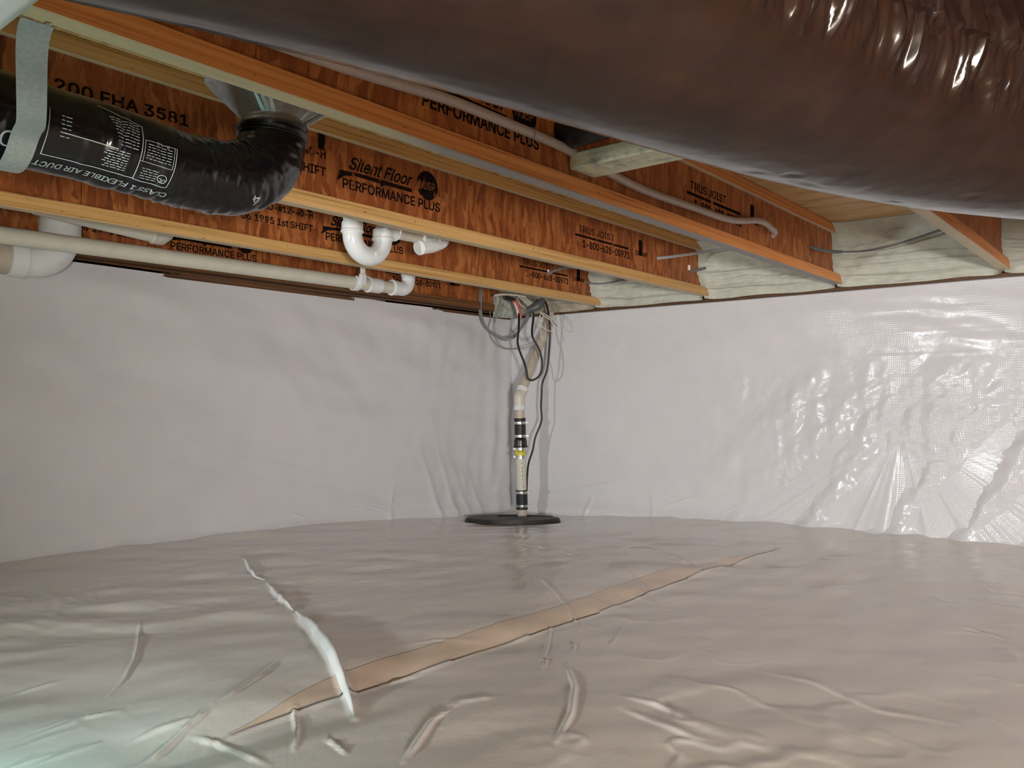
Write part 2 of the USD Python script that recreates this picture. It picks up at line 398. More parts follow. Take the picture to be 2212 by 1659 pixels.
FOLDS = [  # image points of the folds, width (m), height (m), skew
    ([(520, 1205), (545, 1238), (575, 1258)], .012, .010),
    ([(578, 1266), (605, 1298), (634, 1327)], .016, .014),
    ([(640, 1333), (668, 1372), (700, 1425), (735, 1485), (756, 1525), (765, 1557)], .021, .034),
    ([(1080, 1168), (1130, 1172), (1210, 1195), (1300, 1230)], .012, .008),
    ([(1300, 1230), (1340, 1250), (1385, 1278), (1412, 1308)], .007, .007),
    ([(1290, 1178), (1360, 1188), (1450, 1215), (1500, 1236), (1530, 1256)], .009, .008),
    ([(1160, 1258), (1185, 1290), (1215, 1318), (1240, 1345), (1250, 1375)], .007, .008),
    ([(1196, 1230), (1210, 1245), (1192, 1268)], .006, .006),
    ([(302, 1348), (298, 1400), (290, 1440), (270, 1475), (232, 1512)], .008, .010),
    ([(1222, 1440), (1240, 1490), (1232, 1550), (1200, 1610)], .010, .013),
    ([(985, 1530), (935, 1560), (905, 1600), (870, 1650)], .010, .013),
    ([(1075, 1510), (1000, 1520), (960, 1535)], .018, .006),
    ([(605, 1450), (560, 1490), (500, 1530), (460, 1550)], .008, .010),
    ([(460, 1552), (400, 1590), (330, 1640), (290, 1659)], .010, .012),
    ([(430, 1570), (340, 1590), (280, 1610)], .012, .008),
    ([(632, 1535), (640, 1580), (634, 1625)], .008, .014),
    ([(705, 1600), (728, 1615), (748, 1632)], .008, .012),
    ([(260, 1548), (180, 1560), (120, 1585), (85, 1615)], .009, .009),
    ([(260, 1545), (190, 1555), (120, 1570)], .010, .006),
    ([(0, 1508), (60, 1492), (130, 1475)], .009, .008),
    ([(180, 1625), (100, 1640), (40, 1655)], .012, .011),
    ([(405, 1600), (470, 1610), (520, 1630), (580, 1655)], .012, .009),
    ([(1190, 1350), (1180, 1400), (1168, 1440)], .006, .007),
    ([(1345, 1355), (1325, 1390), (1308, 1402)], .008, .006),
    ([(800, 1490), (860, 1475), (915, 1462)], .007, .005),
    ([(870, 1420), (940, 1405), (1060, 1397)], .008, .004),
    ([(1640, 1222), (1690, 1228), (1730, 1224)], .009, .006),
    ([(2060, 1352), (2120, 1368), (2200, 1390)], .010, .007),
    ([(915, 1105), (945, 1118)], .008, .006),
    ([(1225, 1400), (1240, 1395), (1236, 1412)], .006, .008),
    ([(1165, 1430), (1180, 1432), (1172, 1448)], .006, .008),
    ([(1330, 1510), (1420, 1530), (1500, 1570)], .022, .006),
    ([(1340, 1535), (1420, 1570), (1500, 1600), (1560, 1610)], .024, .007),
    ([(1650, 1450), (1760, 1480), (1900, 1540), (2060, 1570)], .026, .007),
]


def floor_height(X, Y):
    h = floor_base(X, Y)
    p = np.stack([X, Y, 0 * X], -1)
    q = np.stack([(X * .78 - Y * .62) * 2.2, (X * .62 + Y * .78) * 5.5, 0 * X], -1)
    wr = meshkit.fbm(q, 2, 5) - .5
    q2 = np.stack([(X * .35 + Y * .94) * 3.0, (X * .94 - Y * .35) * 7.0, 0 * X + 3], -1)
    wr2 = meshkit.fbm(q2, 2, 9) - .5
    near = smoothstep(-(X + Y), 1.2, 3.2)
    patch = smoothstep(meshkit.fbm(p * 1.1 + 2, 2, 19), .30, .65)
    h = h + .010 * wr + (.0010 + .0016 * near) * (.4 + .9 * patch) * ripples(X, Y, 26, .09, .34, 62, 38, 101) + .0004 * near * patch * ripples(X, Y, 20, .035, .08, 60, 50, 103)
    q3 = np.stack([(X * .80 - Y * .60) * 6.0, (X * .60 + Y * .80) * 17.0, 0 * X + 9], -1)
    h = h + (.0006 + .0014 * near) * (meshkit.fbm(q3, 2, 15) - .5)
    cr = 1 - np.abs(2 * meshkit.fbm(p * np.array([5.5, 5.5, 1]) + 7.3, 3, 21) - 1)      # sharp little creases
    h = h + .0024 * near * smoothstep(cr, .90, 1.0) * smoothstep(meshkit.noise(p * 1.7 + 4, 3), .35, .7)
    # the overlap of two sheets: a line parallel to the left wall
    ys = -1.815 + .006 * np.sin(X * 4)
    amp = smoothstep(-X, .55, 1.1) * smoothstep(X, -3.0, -2.72)
    d = Y - ys
    h = h + amp * np.where(d > 0, .034 * (1 - np.exp(-np.clip(d, 0, 9) / .09)) * np.exp(-(np.clip(d, 0, 9) / .42) ** 2), 0 * d)
    h = h + amp * .004 * np.exp(-(np.clip(d, -1, 0) / .010) ** 2) * (d <= 0)
    h = h + amp * .00006 * np.sin(X * 210 + 18 * Y) * np.exp(-((d - .055) / .035) ** 2) * smoothstep(-X, 1.5, 2.2)
    for pts, w, a in FOLDS:
        P = np.array([at(x, y, 2, .085)[:2] for x, y in pts]); w = w * .43; a = a * .52
        lo, hi = P.min(0) - 4 * w, P.max(0) + 4 * w
        sel = (X > lo[0]) & (X < hi[0]) & (Y > lo[1]) & (Y < hi[1])
        if not sel.any(): continue
        xy = np.stack([X[sel], Y[sel]], -1); best = np.full(len(xy), 9.0); tt = np.zeros(len(xy)); L = np.r_[0, np.cumsum(np.linalg.norm(np.diff(P, axis=0), axis=1))]
        sg = np.zeros(len(xy))
        for k in range(len(P) - 1):
            e = P[k + 1] - P[k]; l = np.linalg.norm(e); u = np.clip((xy - P[k]) @ e / l ** 2, 0, 1)
            r = xy - P[k] - u[:, None] * e; dd = np.linalg.norm(r, axis=1)
            b = dd < best; best[b] = dd[b]; tt[b] = (L[k] + u[b] * l) / L[-1]; sg[b] = np.sign(e[0] * r[b, 1] - e[1] * r[b, 0])
        taper = np.clip(np.minimum(tt, 1 - tt) * 5, .25, 1)
        ww = w * np.where(sg > 0, 1.25, .75)
        h[sel] += a * taper * np.exp(-(best / ww) ** 2) - .15 * a * taper * np.exp(-(best / (2.6 * w)) ** 2)
    # hollow under the sump cover
    s = np.stack([X - LIDC[0], Y - LIDC[1]], -1); r = np.linalg.norm(s, axis=-1)
    along = s @ np.array([fw[0], fw[1]]) / np.hypot(fw[0], fw[1])
    under = .012 - math.tan(math.radians(4.0)) * along - .004
    h = np.where(r < .27, np.minimum(h, under + np.clip(r - .235, 0, 1) * .9), h)
    return h


GXX, GYY = np.meshgrid(GX, GY, indexing="ij")
FH = floor_height(GXX, GYY)
FLOOR = struct("floor", grid_mesh(np.stack([GXX, GYY, FH], -1)[:, ::-1][:, ::-1], (0, 0, -.12)), "liner_floor", True, "wrinkled white plastic liner over the crawlspace floor, with folds and a long seam", "floor")


ORIGIN["/World/floor"] = np.zeros(3)
from scipy.interpolate import RegularGridInterpolator
floor_z = RegularGridInterpolator((GX, GY), FH)
for pts, wid in [([(521, 1206), (535, 1226), (552, 1245), (572, 1256)], [.002, .008, .010, .004]), ([(577, 1264), (598, 1290), (618, 1312), (634, 1327)], [.003, .010, .011, .003]),
                 ([(638, 1331), (660, 1361), (690, 1410), (718, 1456), (742, 1500), (757, 1530), (765, 1556)], [.004, .0105, .0145, .0165, .018, .0165, .012, .004])]:
    P = curve(np.array([at(x, y, 2, .085) for x, y in pts]), 40); w = np.interp(np.linspace(0, 1, 40), np.linspace(0, 1, len(wid)), wid)
    P[:, 2] = floor_z(P[:, :2]); t = np.gradient(P, axis=0); t[:, 2] = 0; t /= np.linalg.norm(t, axis=1)[:, None]; sd = np.stack([t[:, 1], -t[:, 0], 0 * w], 1)      # sd: towards the left lamp
    sd *= np.sign(sd @ np.array([-1, 0, 0.0]))[:, None]
    up = np.array([0, 0, 1.0]); V = np.stack([P + sd * w[:, None] * .75 + up * .0005, P + sd * w[:, None] * .30 + up * w[:, None] * .55, P - sd * w[:, None] * .05 + up * w[:, None] * .85, P - sd * w[:, None] * .25 + up * w[:, None] * .55, P - sd * w[:, None] * .3 - up * .002], 1)
    obj("liner_fold", grid_mesh(V), "liner_crease", FLOOR, True, "thick white fold of the liner standing up")

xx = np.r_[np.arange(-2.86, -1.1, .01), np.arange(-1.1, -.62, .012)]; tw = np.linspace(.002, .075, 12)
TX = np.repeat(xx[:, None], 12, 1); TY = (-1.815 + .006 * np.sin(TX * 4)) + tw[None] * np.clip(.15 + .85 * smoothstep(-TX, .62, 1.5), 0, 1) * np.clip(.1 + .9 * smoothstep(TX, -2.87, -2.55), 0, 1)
obj("seam_reflection", grid_mesh(np.stack([TX, TY, floor_z(np.stack([TX, TY], -1)) + .0012], -1)), "seam_reflection", FLOOR, True, "warm beige strip painted as the wood reflection along the seam")


def wall_sheet(S, Z, kind):
    """Distance that the loose wall liner bulges into the room; S runs along the wall from the corner, Z is height."""
    if kind == "left":
        b = .0042 * ripples(S, Z, 18, .22, .8, 105, 18, 111) + .0010 * ripples(S, Z, 16, .10, .25, 115, 30, 113)
        cz = smoothstep(1.0 - S, 0, 1.0)
        b = b + cz * .0018 * ripples(S, Z, 14, .07, .2, 15, 18, 115)
        for s0, z0, ln, tilt, w, a in [(.93, .10, .10, .2, .014, .006), (.62, .10, .26, -.35, .016, .006), (.50, .08, .30, -.30, .016, .006), (.40, .06, .20, -.4, .014, .005), (.30, .03, .20, -.3, .014, .005)]:
            d = (S - s0) + tilt * (Z - z0); b = b + a * np.exp(-(d / w) ** 2) * np.exp(-np.clip((Z - z0) / ln, 0, 9) ** 2)
    else:
        f = smoothstep(S, .9, 1.9) * smoothstep(1.0 - Z, .05, .45)
        b = .0030 * ripples(S, Z, 14, .3, .9, 90, 40, 121) + f * (.0058 * ripples(S, Z, 22, .13, .42, -35, 16, 123) + .0016 * ripples(S, Z, 24, .05, .13, -30, 45, 125) + .00045 * ripples(S, Z, 24, .022, .05, 0, 90, 127))
        b = b + .0012 * (1 - f) * ripples(S, Z, 18, .12, .4, 60, 60, 129) + .0009 * smoothstep(S, 1.1, 2.0) * smoothstep(Z, .7, .9) * ripples(S, Z, 18, .05, .16, 80, 18, 131)
        for s0, z0, ln, tilt, w, a in [(.55, .06, .10, -.3, .014, .006), (.95, .06, .10, .2, .014, .006), (2.30, .08, .42, -.55, .035, .014), (2.06, .08, .40, -.5, .045, .010), (1.78, .06, .10, .4, .018, .006), (1.35, .06, .35, -.6, .04, .006), (2.55, .08, .50, -.65, .05, .014)]:
            d = (S - s0) + tilt * (Z - z0); b = b + a * np.exp(-(d / w) ** 2) * np.exp(-np.clip((Z - z0) / ln, 0, 9) ** 2)
        for zz in np.arange(.30, 1.06, .088):
            b = b + .0007 * np.exp(-((Z - zz - .004 * np.sin(S * 2 + zz * 9)) / .004) ** 2) * smoothstep(S, 1.2, 2.0)
    taut = smoothstep(1.11 - Z, 0, .10)
    base = .03 * np.exp(-(np.clip(Z - .05, 0, 9) / .05) ** 2)
    return np.clip(b * taut + .012 + base, .003, 1)


def rows(z0, z1, n): return np.linspace(0, 1, n)[None, :] * (z1 - z0)[:, None] + z0[:, None]


S = np.r_[np.arange(-.02, 3.2, .010), np.arange(3.2, 7.0, .08)]
Zg = rows(np.full(len(S), -.06), 1.118 + .003 * np.sin(S * 3.1) - .010 * np.exp(-(S / .12) ** 2), 140)
SS = np.repeat(S[:, None], 140, 1)
struct("wall_left", grid_mesh(np.stack([-SS, -wall_sheet(SS, Zg, "left"), Zg], -1)[::-1], (0, .02, 0)), "liner_wall", True, "left crawlspace wall hung with soft white liner, lightly creased", "wall")
S = np.r_[np.arange(-.02, 3.1, .0065), np.arange(3.1, 6.0, .08)]
Zg = rows(np.full(len(S), -.06), 1.1075 + .001 * np.sin(S * 3.1), 190)
SS = np.repeat(S[:, None], 190, 1)
struct("wall_right", grid_mesh(np.stack([-wall_sheet(SS, Zg, "right"), -SS, Zg], -1), (.02, 0, 0)), "liner_wall", True, "right crawlspace wall hung with shiny white liner, bulged and glinting", "wall")
struct("wall_back", cbox((-7.08, -6.05, -.1), (-7.0, .05, 1.4)), "liner_wall", 35, "far crawlspace wall behind the view", "wall")
struct("wall_near", cbox((-7.05, -6.08, -.1), (.05, -6.0, 1.4)), "liner_wall", 35, "crawlspace wall behind the view opposite the left wall", "wall")
# subfloor sheets form the ceiling
ceil = UsdGeom.Xform.Define(stage, "/World/ceiling").GetPrim(); ORIGIN["/World/ceiling"] = np.zeros(3); used["/World/ceiling"] = 1
ceil.SetCustomDataByKey("kind", "structure"); ceil.SetCustomDataByKey("label", "tan strand board subfloor sheets over the joists"); ceil.SetCustomDataByKey("category", "ceiling")
for i, x0 in enumerate(np.arange(-7.2, .1, 1.22)):
    for j, y0 in enumerate(np.arange(-6.2, .1, 2.44)):
        obj("subfloor_sheet", cbox((x0 + .0015, y0 + .0015, ZT), (x0 + 1.2185, min(y0 + 2.4385, .2), ZT + .02), .001), "subfloor_board", ceil)
mk = lettering("EN", .045); v = mk.vertices.copy(); mk.vertices = np.stack([-.55 + v[:, 1] * -.9 * 1.0 - .0, -2.16 + v[:, 0] * 1.0 * -1, ZT - .0007 + v[:, 2] * 1], 1)
mk.invert(); obj("printed_marking", mk, "ink", ceil, False, "faint dark printing on the subfloor sheet")
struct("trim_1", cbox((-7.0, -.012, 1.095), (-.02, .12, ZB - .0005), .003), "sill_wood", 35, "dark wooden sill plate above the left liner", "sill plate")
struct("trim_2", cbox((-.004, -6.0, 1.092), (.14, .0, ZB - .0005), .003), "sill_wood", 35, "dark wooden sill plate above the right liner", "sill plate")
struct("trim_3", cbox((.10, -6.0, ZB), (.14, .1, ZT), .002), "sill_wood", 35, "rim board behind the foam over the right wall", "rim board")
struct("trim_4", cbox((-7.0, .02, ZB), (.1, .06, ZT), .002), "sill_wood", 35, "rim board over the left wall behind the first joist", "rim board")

# ------------------------------------------------------------------ joists
JLAB = ["wooden I-joist lying on the sill along the left wall", "wooden I-joist over the white drain pipe, next from the left wall", "tan wooden I-joist behind the black flexible duct",
        "orange wooden I-joist crossing from the upper left, with the plastic tube on its web", "wooden I-joist at the far right, mostly behind the big brown duct",
        "wooden I-joist overhead behind the big brown duct", "wooden I-joist behind the view"]
SEAMS = [[-4.6, -2.99, -1.78 + .11, -.548], [-4.4, -2.62, -1.42, -.30], [-4.2, -3.02, -1.817, -.62], [-4.5, -3.2, -1.994, -.86], [-4.1, -2.9, -1.5, -.35], [-4.0, -2.0], [-4.0, -2.0]]
BLOCK = [-2.054, -1.792, -2.20, -2.49, None, None, None]
TRUS = [-.985, -.700, -1.118, -1.405, None, None, None]


def on_web(mesh, x, z, yf):
    v = mesh.vertices; return trimesh.Trimesh(np.stack([x + v[:, 0], yf - v[:, 2] * 1.0, z + v[:, 1]], 1), mesh.faces, process=False)


for k, y in enumerate(YJ):
    j = thing("floor_joist", JLAB[k], "joist", (-3.5, y, ZB))
    fm, wm = ("flange_orange", "web_board_orange") if k in (3, 4, 5) else ("flange_tan", "web_board")
    if k == 0: fm = "flange_shaded"
    if k == 3: fm = "flange_dusty"
    obj("bottom_flange", cbox((-7.0, y - WF / 2, ZB), (.095, y + WF / 2, ZB + HF), .002), fm, j)
    obj("top_flange", cbox((-7.0, y - WF / 2, ZT - HF), (.095, y + WF / 2, ZT - .0003), .002), "flange_tan" if k != 3 else "flange_orange", j)
    xs = [-6.98] + SEAMS[k] + [.09]
    for a, b in zip(xs[:-1], xs[1:]):
        obj("web_panel", cbox((a + .0012, y - .005, ZB + HF - .004), (b - .0012, y + .005, ZT - HF + .004), .0005), wm, j)
    yf = y - .0052
    if BLOCK[k] is not None:
        x = BLOCK[k]; zc = ZB + .079
        wd = lettering("PERFORMANCE PLUS", .026); s = .37 / wd.extents[0]; wd.vertices[:, 0] *= s
        obj("printed_lettering", on_web(wd, x, zc - .004, yf), "ink", j, False)
        sc = lettering("Silent Floor", .034, True, .45); s = .235 / sc.extents[0]; sc.vertices[:, 0] *= s
        obj("printed_lettering", on_web(sc, x + .02, zc + .052, yf), "ink", j, False)
        swo = flat2(Polygon([(-.02, .0), (.06, .004), (.245, .002), (.245, -.009), (.14, -.008), (.128, -.017), (.122, -.008), (.04, -.006), (.0, -.012), (-.028, -.03)]))
        obj("printed_flourish", on_web(swo, x + .012, zc + .042, yf), "ink", j, False)
        disc = Point(0, 0).buffer(.043, 32)
        tm = meshkit.text_mesh("NJSP", .020, .001, False)
        from shapely.ops import unary_union
        cut = unary_union([Polygon(t[:, :2]) for t in tm.triangles if abs(np.cross(t[1, :2] - t[0, :2], t[2, :2] - t[0, :2])) > 1e-9]).buffer(.0002)
        from shapely import affinity
        b = cut.bounds; cut = affinity.translate(cut, -(b[0] + b[2]) / 2, -(b[1] + b[3]) / 2)
        cut = affinity.scale(cut, .066 / (b[2] - b[0]), 1.2, origin=(0, 0))
        obj("printed_emblem", on_web(flat2(disc.difference(cut)), x + .320, zc + .066, yf), "ink", j, False)
        for txt, hh, dx, dz in [("COMO-#12-40-H", .021, -.30, .060), ("06 1995 1st SHIFT", .022, -.335, .014)]:
            t = lettering(txt, hh, True); t.vertices[:, 0] *= (.245 if hh < .0215 else .28) / t.extents[0]
            obj("printed_lettering", on_web(t, x + dx, zc + dz, yf), "ink", j, False)
        t = lettering("JR. 200 FHA 3581", .024, True); t.vertices[:, 0] *= .36 / t.extents[0]
        obj("printed_lettering", on_web(t, x - .80, zc + .045, yf), "ink", j, False)
        obj("printed_stain", on_web(flat2(sbox(0, 0, .016, .040).buffer(.003)), x - .075, zc + .085, yf), "ink", j, False)
        x = TRUS[k]; zt = ZB + .118
        t = lettering("TRUS JOIST", .024, False); t.vertices[:, 0] *= .24 / t.extents[0]
        obj("printed_lettering", on_web(t, x + .02, zt + .018, yf), "ink", j, False)
        obj("printed_rule", on_web(flat2(sbox(0, 0, .37, .008)), x, zt, yf), "ink", j, False)
        t = lettering("1-800-628-00971", .026, True); t.vertices[:, 0] *= .33 / t.extents[0]
        obj("printed_lettering", on_web(t, x + .045, zt - .036, yf), "ink", j, False)
        obj("printed_stain", on_web(flat2(sbox(0, 0, .02, .055).buffer(.004)), x + .455, zt - .006, yf), "ink", j, False)
        t = lettering("COMPANY", .018, True); t.vertices[:, 0] *= .10 / t.extents[0]
        obj("printed_lettering", on_web(t, x + .42, zt - .012, yf), "ink", j, False)

# ------------------------------------------------------------------ sprayed foam in the rim bays
FLAB = ["dull tan-grey spray foam in the corner bay right behind the wires", "cream spray foam in the bay right of the corner bay, narrow and low", "cream spray foam in the bay left of the orange joist's end",
        "large cream spray foam patch between the last two joists, crossed by a grey cable", "cream spray foam at the right edge beyond the last joist"]
for k in range(5):
    ya, yb = YJ[k + 1], YJ[k]
    n, m = 150, 120
    yy = np.linspace(ya + .0055, yb - .0055, n)[:, None] * np.ones((1, m)); zz = np.linspace(ZB - .012, ZT - .001, m)[None, :] * np.ones((n, 1))
    e = np.minimum(yy - ya, yb - yy)
    p3 = np.stack([yy * 9, zz * 26, 0 * yy + k * 5.1], -1)
    bump = .034 * (meshkit.fbm(p3, 4, 11 + k) - .5) + .010 * (1 - np.abs(2 * meshkit.fbm(p3 * np.array([.35, .8, 1]) + 3, 3, 5 + k) - 1)) + .006 * (meshkit.fbm(p3 * 4, 2, 3) - .5)
    x = -.020 - .030 * smoothstep(zz, ZB, ZB + .05) - bump - .075 * np.exp(-(e / .016)) - .085 * np.exp(-((ZT - zz) / .030)) - .03 * np.exp(-(e / .05)) * smoothstep(zz, ZB + .02, ZB + .1)
    for g in range(3):
        zg = ZB + .018 + .030 * g + .022 * (meshkit.fbm(np.stack([yy * 5 + g * 3 + k, 0 * yy, 0 * yy], -1), 3, 90 + g) - .5) + .02 * (yy - ya)
        x = x + .009 * np.exp(-((zz - zg) / .0030) ** 2) * smoothstep(meshkit.noise(np.stack([yy * 4 + g * 7, 0 * yy, 0 * yy + k], -1), 5), .3, .6) - .008 * np.exp(-((zz - zg - .008) / .008) ** 2)
    low = ZB + .004 * (meshkit.fbm(p3 * 1.4, 3, 70) - .5) * 4
    x = np.minimum(x, -.0045); zz = zz + .003 * np.sin(yy * 17 + k) * np.exp(-((zz - ZB) / .02) ** 2)
    zz = np.minimum(zz, ZT - .001)
    o = obj("spray_foam", grid_mesh(np.stack([x, yy, zz], -1), (0, 0, 0)) if False else grid_mesh(np.stack([x, yy, zz], -1)[::-1], None), "foam" if k else "foam_tan", None, True)
    tag(o, FLAB[k], "spray foam")

# ------------------------------------------------------------------ big brown flexible duct
DX = np.array([-4.4, -3.7, -3.1, -2.4, -1.4]); DY = np.array([-2.0, -2.398, -2.612, -2.843, -4.039]); DR = .13; DZ = .99
dcs = CubicSpline(DX, DY, bc_type="natural")


def big_duct():
    x = np.arange(-4.25, -1.45, .0032); n, m = len(x), 150
    y, dy = dcs(x), dcs(x, 1); c = np.stack([x, y, np.full(n, DZ)], 1); t = np.stack([np.ones(n), dy, 0 * x], 1); t /= np.linalg.norm(t, axis=1)[:, None]
    s = np.cross(t, [0, 0, 1.0]); a = np.linspace(0, 2 * math.pi, m, endpoint=False)      # a = 0 faces the room's near side, pi/2 is up
    L = np.r_[0, np.cumsum(np.linalg.norm(np.diff(c, axis=0), axis=1))]
    ss = np.repeat(L[:, None], m, 1); aa = np.repeat(a[None], n, 0); da = (aa + math.pi) % (2 * math.pi) - math.pi
    gather = smoothstep(da, math.radians(-33), math.radians(-20)) * smoothstep(x, -3.30, -2.95)[:, None] * smoothstep(math.pi / 1.2 - da, 0, .6)
    fold = meshkit.fbm(np.stack([ss * 62, aa * 1.1 + ss * 1.5, 0 * ss], -1), 3, 51)
    fold2 = meshkit.fbm(np.stack([ss * 120 + 9, aa * 1.6 + ss * 3, 0 * ss], -1), 2, 53)
    r = DR + gather * (.020 * (np.abs(2 * fold - 1) - .35) + .006 * (np.abs(2 * fold2 - 1) - .35))
    fine = meshkit.fbm(np.stack([ss * 30, aa * 14, 0 * ss], -1), 3, 55) - .5
    r = r + .0011 * fine + .004 * (meshkit.fbm(np.stack([ss * 3, np.cos(aa) * 1.5, np.sin(aa) * 1.5], -1), 2, 57) - .5)
    dim = smoothstep(meshkit.noise(np.stack([ss * 26, np.cos(aa) * 9, np.sin(aa) * 9], -1), 4), .74, .95)
    r = r - .0022 * dim * smoothstep(x, -3.0, -2.6)[:, None]
    V = c[:, None] + r[..., None] * (np.cos(a)[None, :, None] * s[:, None] + np.sin(a)[None, :, None] * np.array([0, 0, 1.0]))
    V[..., 2] = np.minimum(V[..., 2], ZB - .002)
    V = np.concatenate([V, V[:, :1]], 1)
    return grid_mesh(V)


bd = obj("flexible_duct", big_duct(), "duct_film_brown", None, True)
tag(bd, "big brown plastic-wrapped flexible duct hanging across the upper right, crinkled at the top", "duct")

# ------------------------------------------------------------------ black printed flexible duct with its boot and strap
CP = np.array([[-4.2, -1.5, 1.088], [-3.6, -1.5, 1.092], [-3.2, -1.5, 1.094], [-3.0, -1.5, 1.089], [-2.86, -1.5, 1.079], [-2.75, -1.5, 1.074], [-2.665, -1.5, 1.086], [-2.612, -1.5, 1.118], [-2.590, -1.5, 1.162], [-2.586, -1.5, 1.208]])
cs_l = np.r_[0, np.cumsum(np.linalg.norm(np.diff(CP, axis=0), axis=1))]; ccs = CubicSpline(cs_l, CP)
BR = .0745


def black_surface(s, phi, off=0.0):
    """Point on the black duct's skin: s metres along it, phi = angle from the room side downwards."""
    c = ccs(s); t = ccs(s, 1); t = t / np.linalg.norm(t, axis=-1, keepdims=True)
    e1 = np.array([0, -1.0, 0]) * np.ones_like(t); e2 = np.cross(t, e1); e2 = np.where(e2[..., 2:] > 0, -e2, e2) if False else -np.cross(e1, t) * 1.0
    sgn = np.where(np.cross(e1, t)[..., 2:3] * 0 + 1 > 0, 1, 1)
    e2 = np.cross(e1, t); e2 = e2 / np.linalg.norm(e2, axis=-1, keepdims=True)
    # at straight runs t = +x, e1 = -y: e1 x t = +z, so the downward direction is its opposite
    e2 = -e2
    bend = smoothstep(s, cs_l[4] - .03, cs_l[5]) * smoothstep(cs_l[-1] - s, .0, .05)
    q = np.stack([s * 34 + .5 * np.cos(phi), np.cos(phi) * .8, np.sin(phi) * .8], -1)
    r = BR + bend * .011 * (np.abs(2 * meshkit.fbm(q, 3, 61) - 1) - .3)
    q2 = np.stack([s * 16, np.cos(phi) * 1.2, np.sin(phi) * 1.2], -1)
    r = r + .007 * (meshkit.fbm(q2, 3, 67) - .5)
    pleat = smoothstep(meshkit.noise(np.stack([s * 7, np.cos(phi) * .9, np.sin(phi) * .9], -1), 8), .45, .75)
    r = r + pleat * .008 * (np.abs(2 * meshkit.fbm(np.stack([s * 40, np.cos(phi) * .7, np.sin(phi) * .7], -1), 2, 69) - 1) - .4)
    tie = np.exp(-((s - cs_l[-1]) / .03) ** 2); r = r - .008 * tie
    return c + (r + off)[..., None] * (np.cos(phi)[..., None] * e1 + np.sin(phi)[..., None] * e2)


bt = thing("flexible_duct", "glossy black flexible duct with white printing, curving up at its right end", "duct", (-3.0, -1.5, 1.015))
s_ = np.arange(0, cs_l[-1], .003); ph = np.linspace(0, 2 * math.pi, 97)
obj("jacket", grid_mesh(black_surface(np.repeat(s_[:, None], 97, 1), np.repeat(ph[None], len(s_), 0))[:, ::-1]), "duct_film_black", bt, True)


def s_at(x): return float(np.interp(x, CP[:7, 0], cs_l[:7]))


def on_duct(mesh, x0, phi0, turned=True):
    """Wraps flat print round the duct; turned = upside down, reading from right to left as it hangs."""
    m = mesh
    for _ in range(2): m = m.subdivide_to_size(.012) if hasattr(m, "subdivide_to_size") else m
    v = m.vertices; sg = -1 if turned else 1
    P = black_surface(s_at(x0) + sg * v[:, 0], phi0 - sg * v[:, 1] / BR, .0022 + 0 * v[:, 0])
    t = trimesh.Trimesh(P, m.faces, process=False); return t


def line_print(x0, x1, p0, p1, w=.0012):
    n = 24; xx = np.linspace(x0, x1, n); pp = np.radians(np.linspace(p0, p1, n)); ss = np.array([s_at(x) for x in xx])
    A = black_surface(ss, pp, .0013 + 0 * ss); d = np.gradient(A, axis=0); d /= np.linalg.norm(d, axis=1)[:, None]
    c = ccs(ss); nrm = A - c; nrm /= np.linalg.norm(nrm, axis=1)[:, None]; sd = np.cross(d, nrm)
    return ribbon(A, sd, w, .0003)


prints = []
t = lettering("CLASS 1 FLEXIBLE AIR DUCT", .0125, True, .12); t.vertices[:, 0] *= .232 / t.extents[0]
obj("printed_title", on_duct(t, -2.828, math.radians(61)), "print_white", bt, False)
t = lettering("COMFORT FLEX", .012, True); t.vertices[:, 0] *= .10 / t.extents[0]
obj("printed_line", on_duct(t, -2.735, math.radians(96)), "print_white", bt, False)
fr = [line_print(-2.838, -3.055, 51, 51), line_print(-2.838, -2.838, 51, -8), line_print(-2.90, -2.90, 51, -28), line_print(-3.055, -3.055, 51, -10), line_print(-2.90, -2.975, -28, -40),
      line_print(-2.895, -2.838, -8, -8, .0008), line_print(-2.90, -2.842, 22, 22, .0008), line_print(-2.842, -2.842, 22, -8, .0008), line_print(-2.895, -2.895, 22, -8, .0008), line_print(-2.94, -3.03, 16, 16, .0016)]
obj("printed_frame", cat_(fr), "print_white", bt, False)
rn = random.Random(5)
def tiny(x0, x1, p, h, words=True):
    """A row of small print: short dashes of word length."""
    out = []; x = x0
    while x > x1:
        l = rn.uniform(.004, .011); out.append(line_print(x, max(x - l, x1), p, p, h)); x -= l + .0022
    return out
rws = []
for i in range(6): rws += tiny(-2.846, -2.890, -3 + i * 3.8, .0011)
for i in range(9): rws += tiny(-2.906, -2.958 + .0022 * i, -26 + i * 4.4, .0012)
for i in range(8): rws += tiny(-2.918, -2.955 - .003 * (i % 3), 18 + i * 3.6, .0013)
for i in range(6): rws += tiny(-3.02, -3.036, -4 + i * 5, .0012)
for i in range(5): rws += tiny(-2.862, -2.892, 31 + i * 3.6, .0011)
obj("printed_small_text", cat_(rws), "print_white", bt, False, "rows of fine white print", "stuff")
ul = lettering("UL", .007, True); obj("printed_mark", on_duct(ul, -2.846, math.radians(38)), "print_white", bt, False)
a_ = np.linspace(0, 2 * math.pi, 25); ss_ = s_at(-2.8525) + .0078 * np.cos(a_); pp_ = math.radians(41.0 - 4.6) + .0078 / BR * np.sin(a_) + .04
A_ = black_surface(ss_, pp_, .0007 + 0 * ss_); obj("printed_mark", tube(A_, .0006, 5), "print_white", bt, False)
t = lettering("R-4.2", .006, True); obj("printed_mark", on_duct(t, -2.852, math.radians(-9)), "print_white", bt, False)
t = lettering("4", .020, True); obj("printed_mark", on_duct(t, -2.622, math.radians(36)), "print_white", bt, False)
t = lettering("D", .028, False); obj("printed_mark", on_duct(t, -3.095, math.radians(30)), "print_white", bt, False)
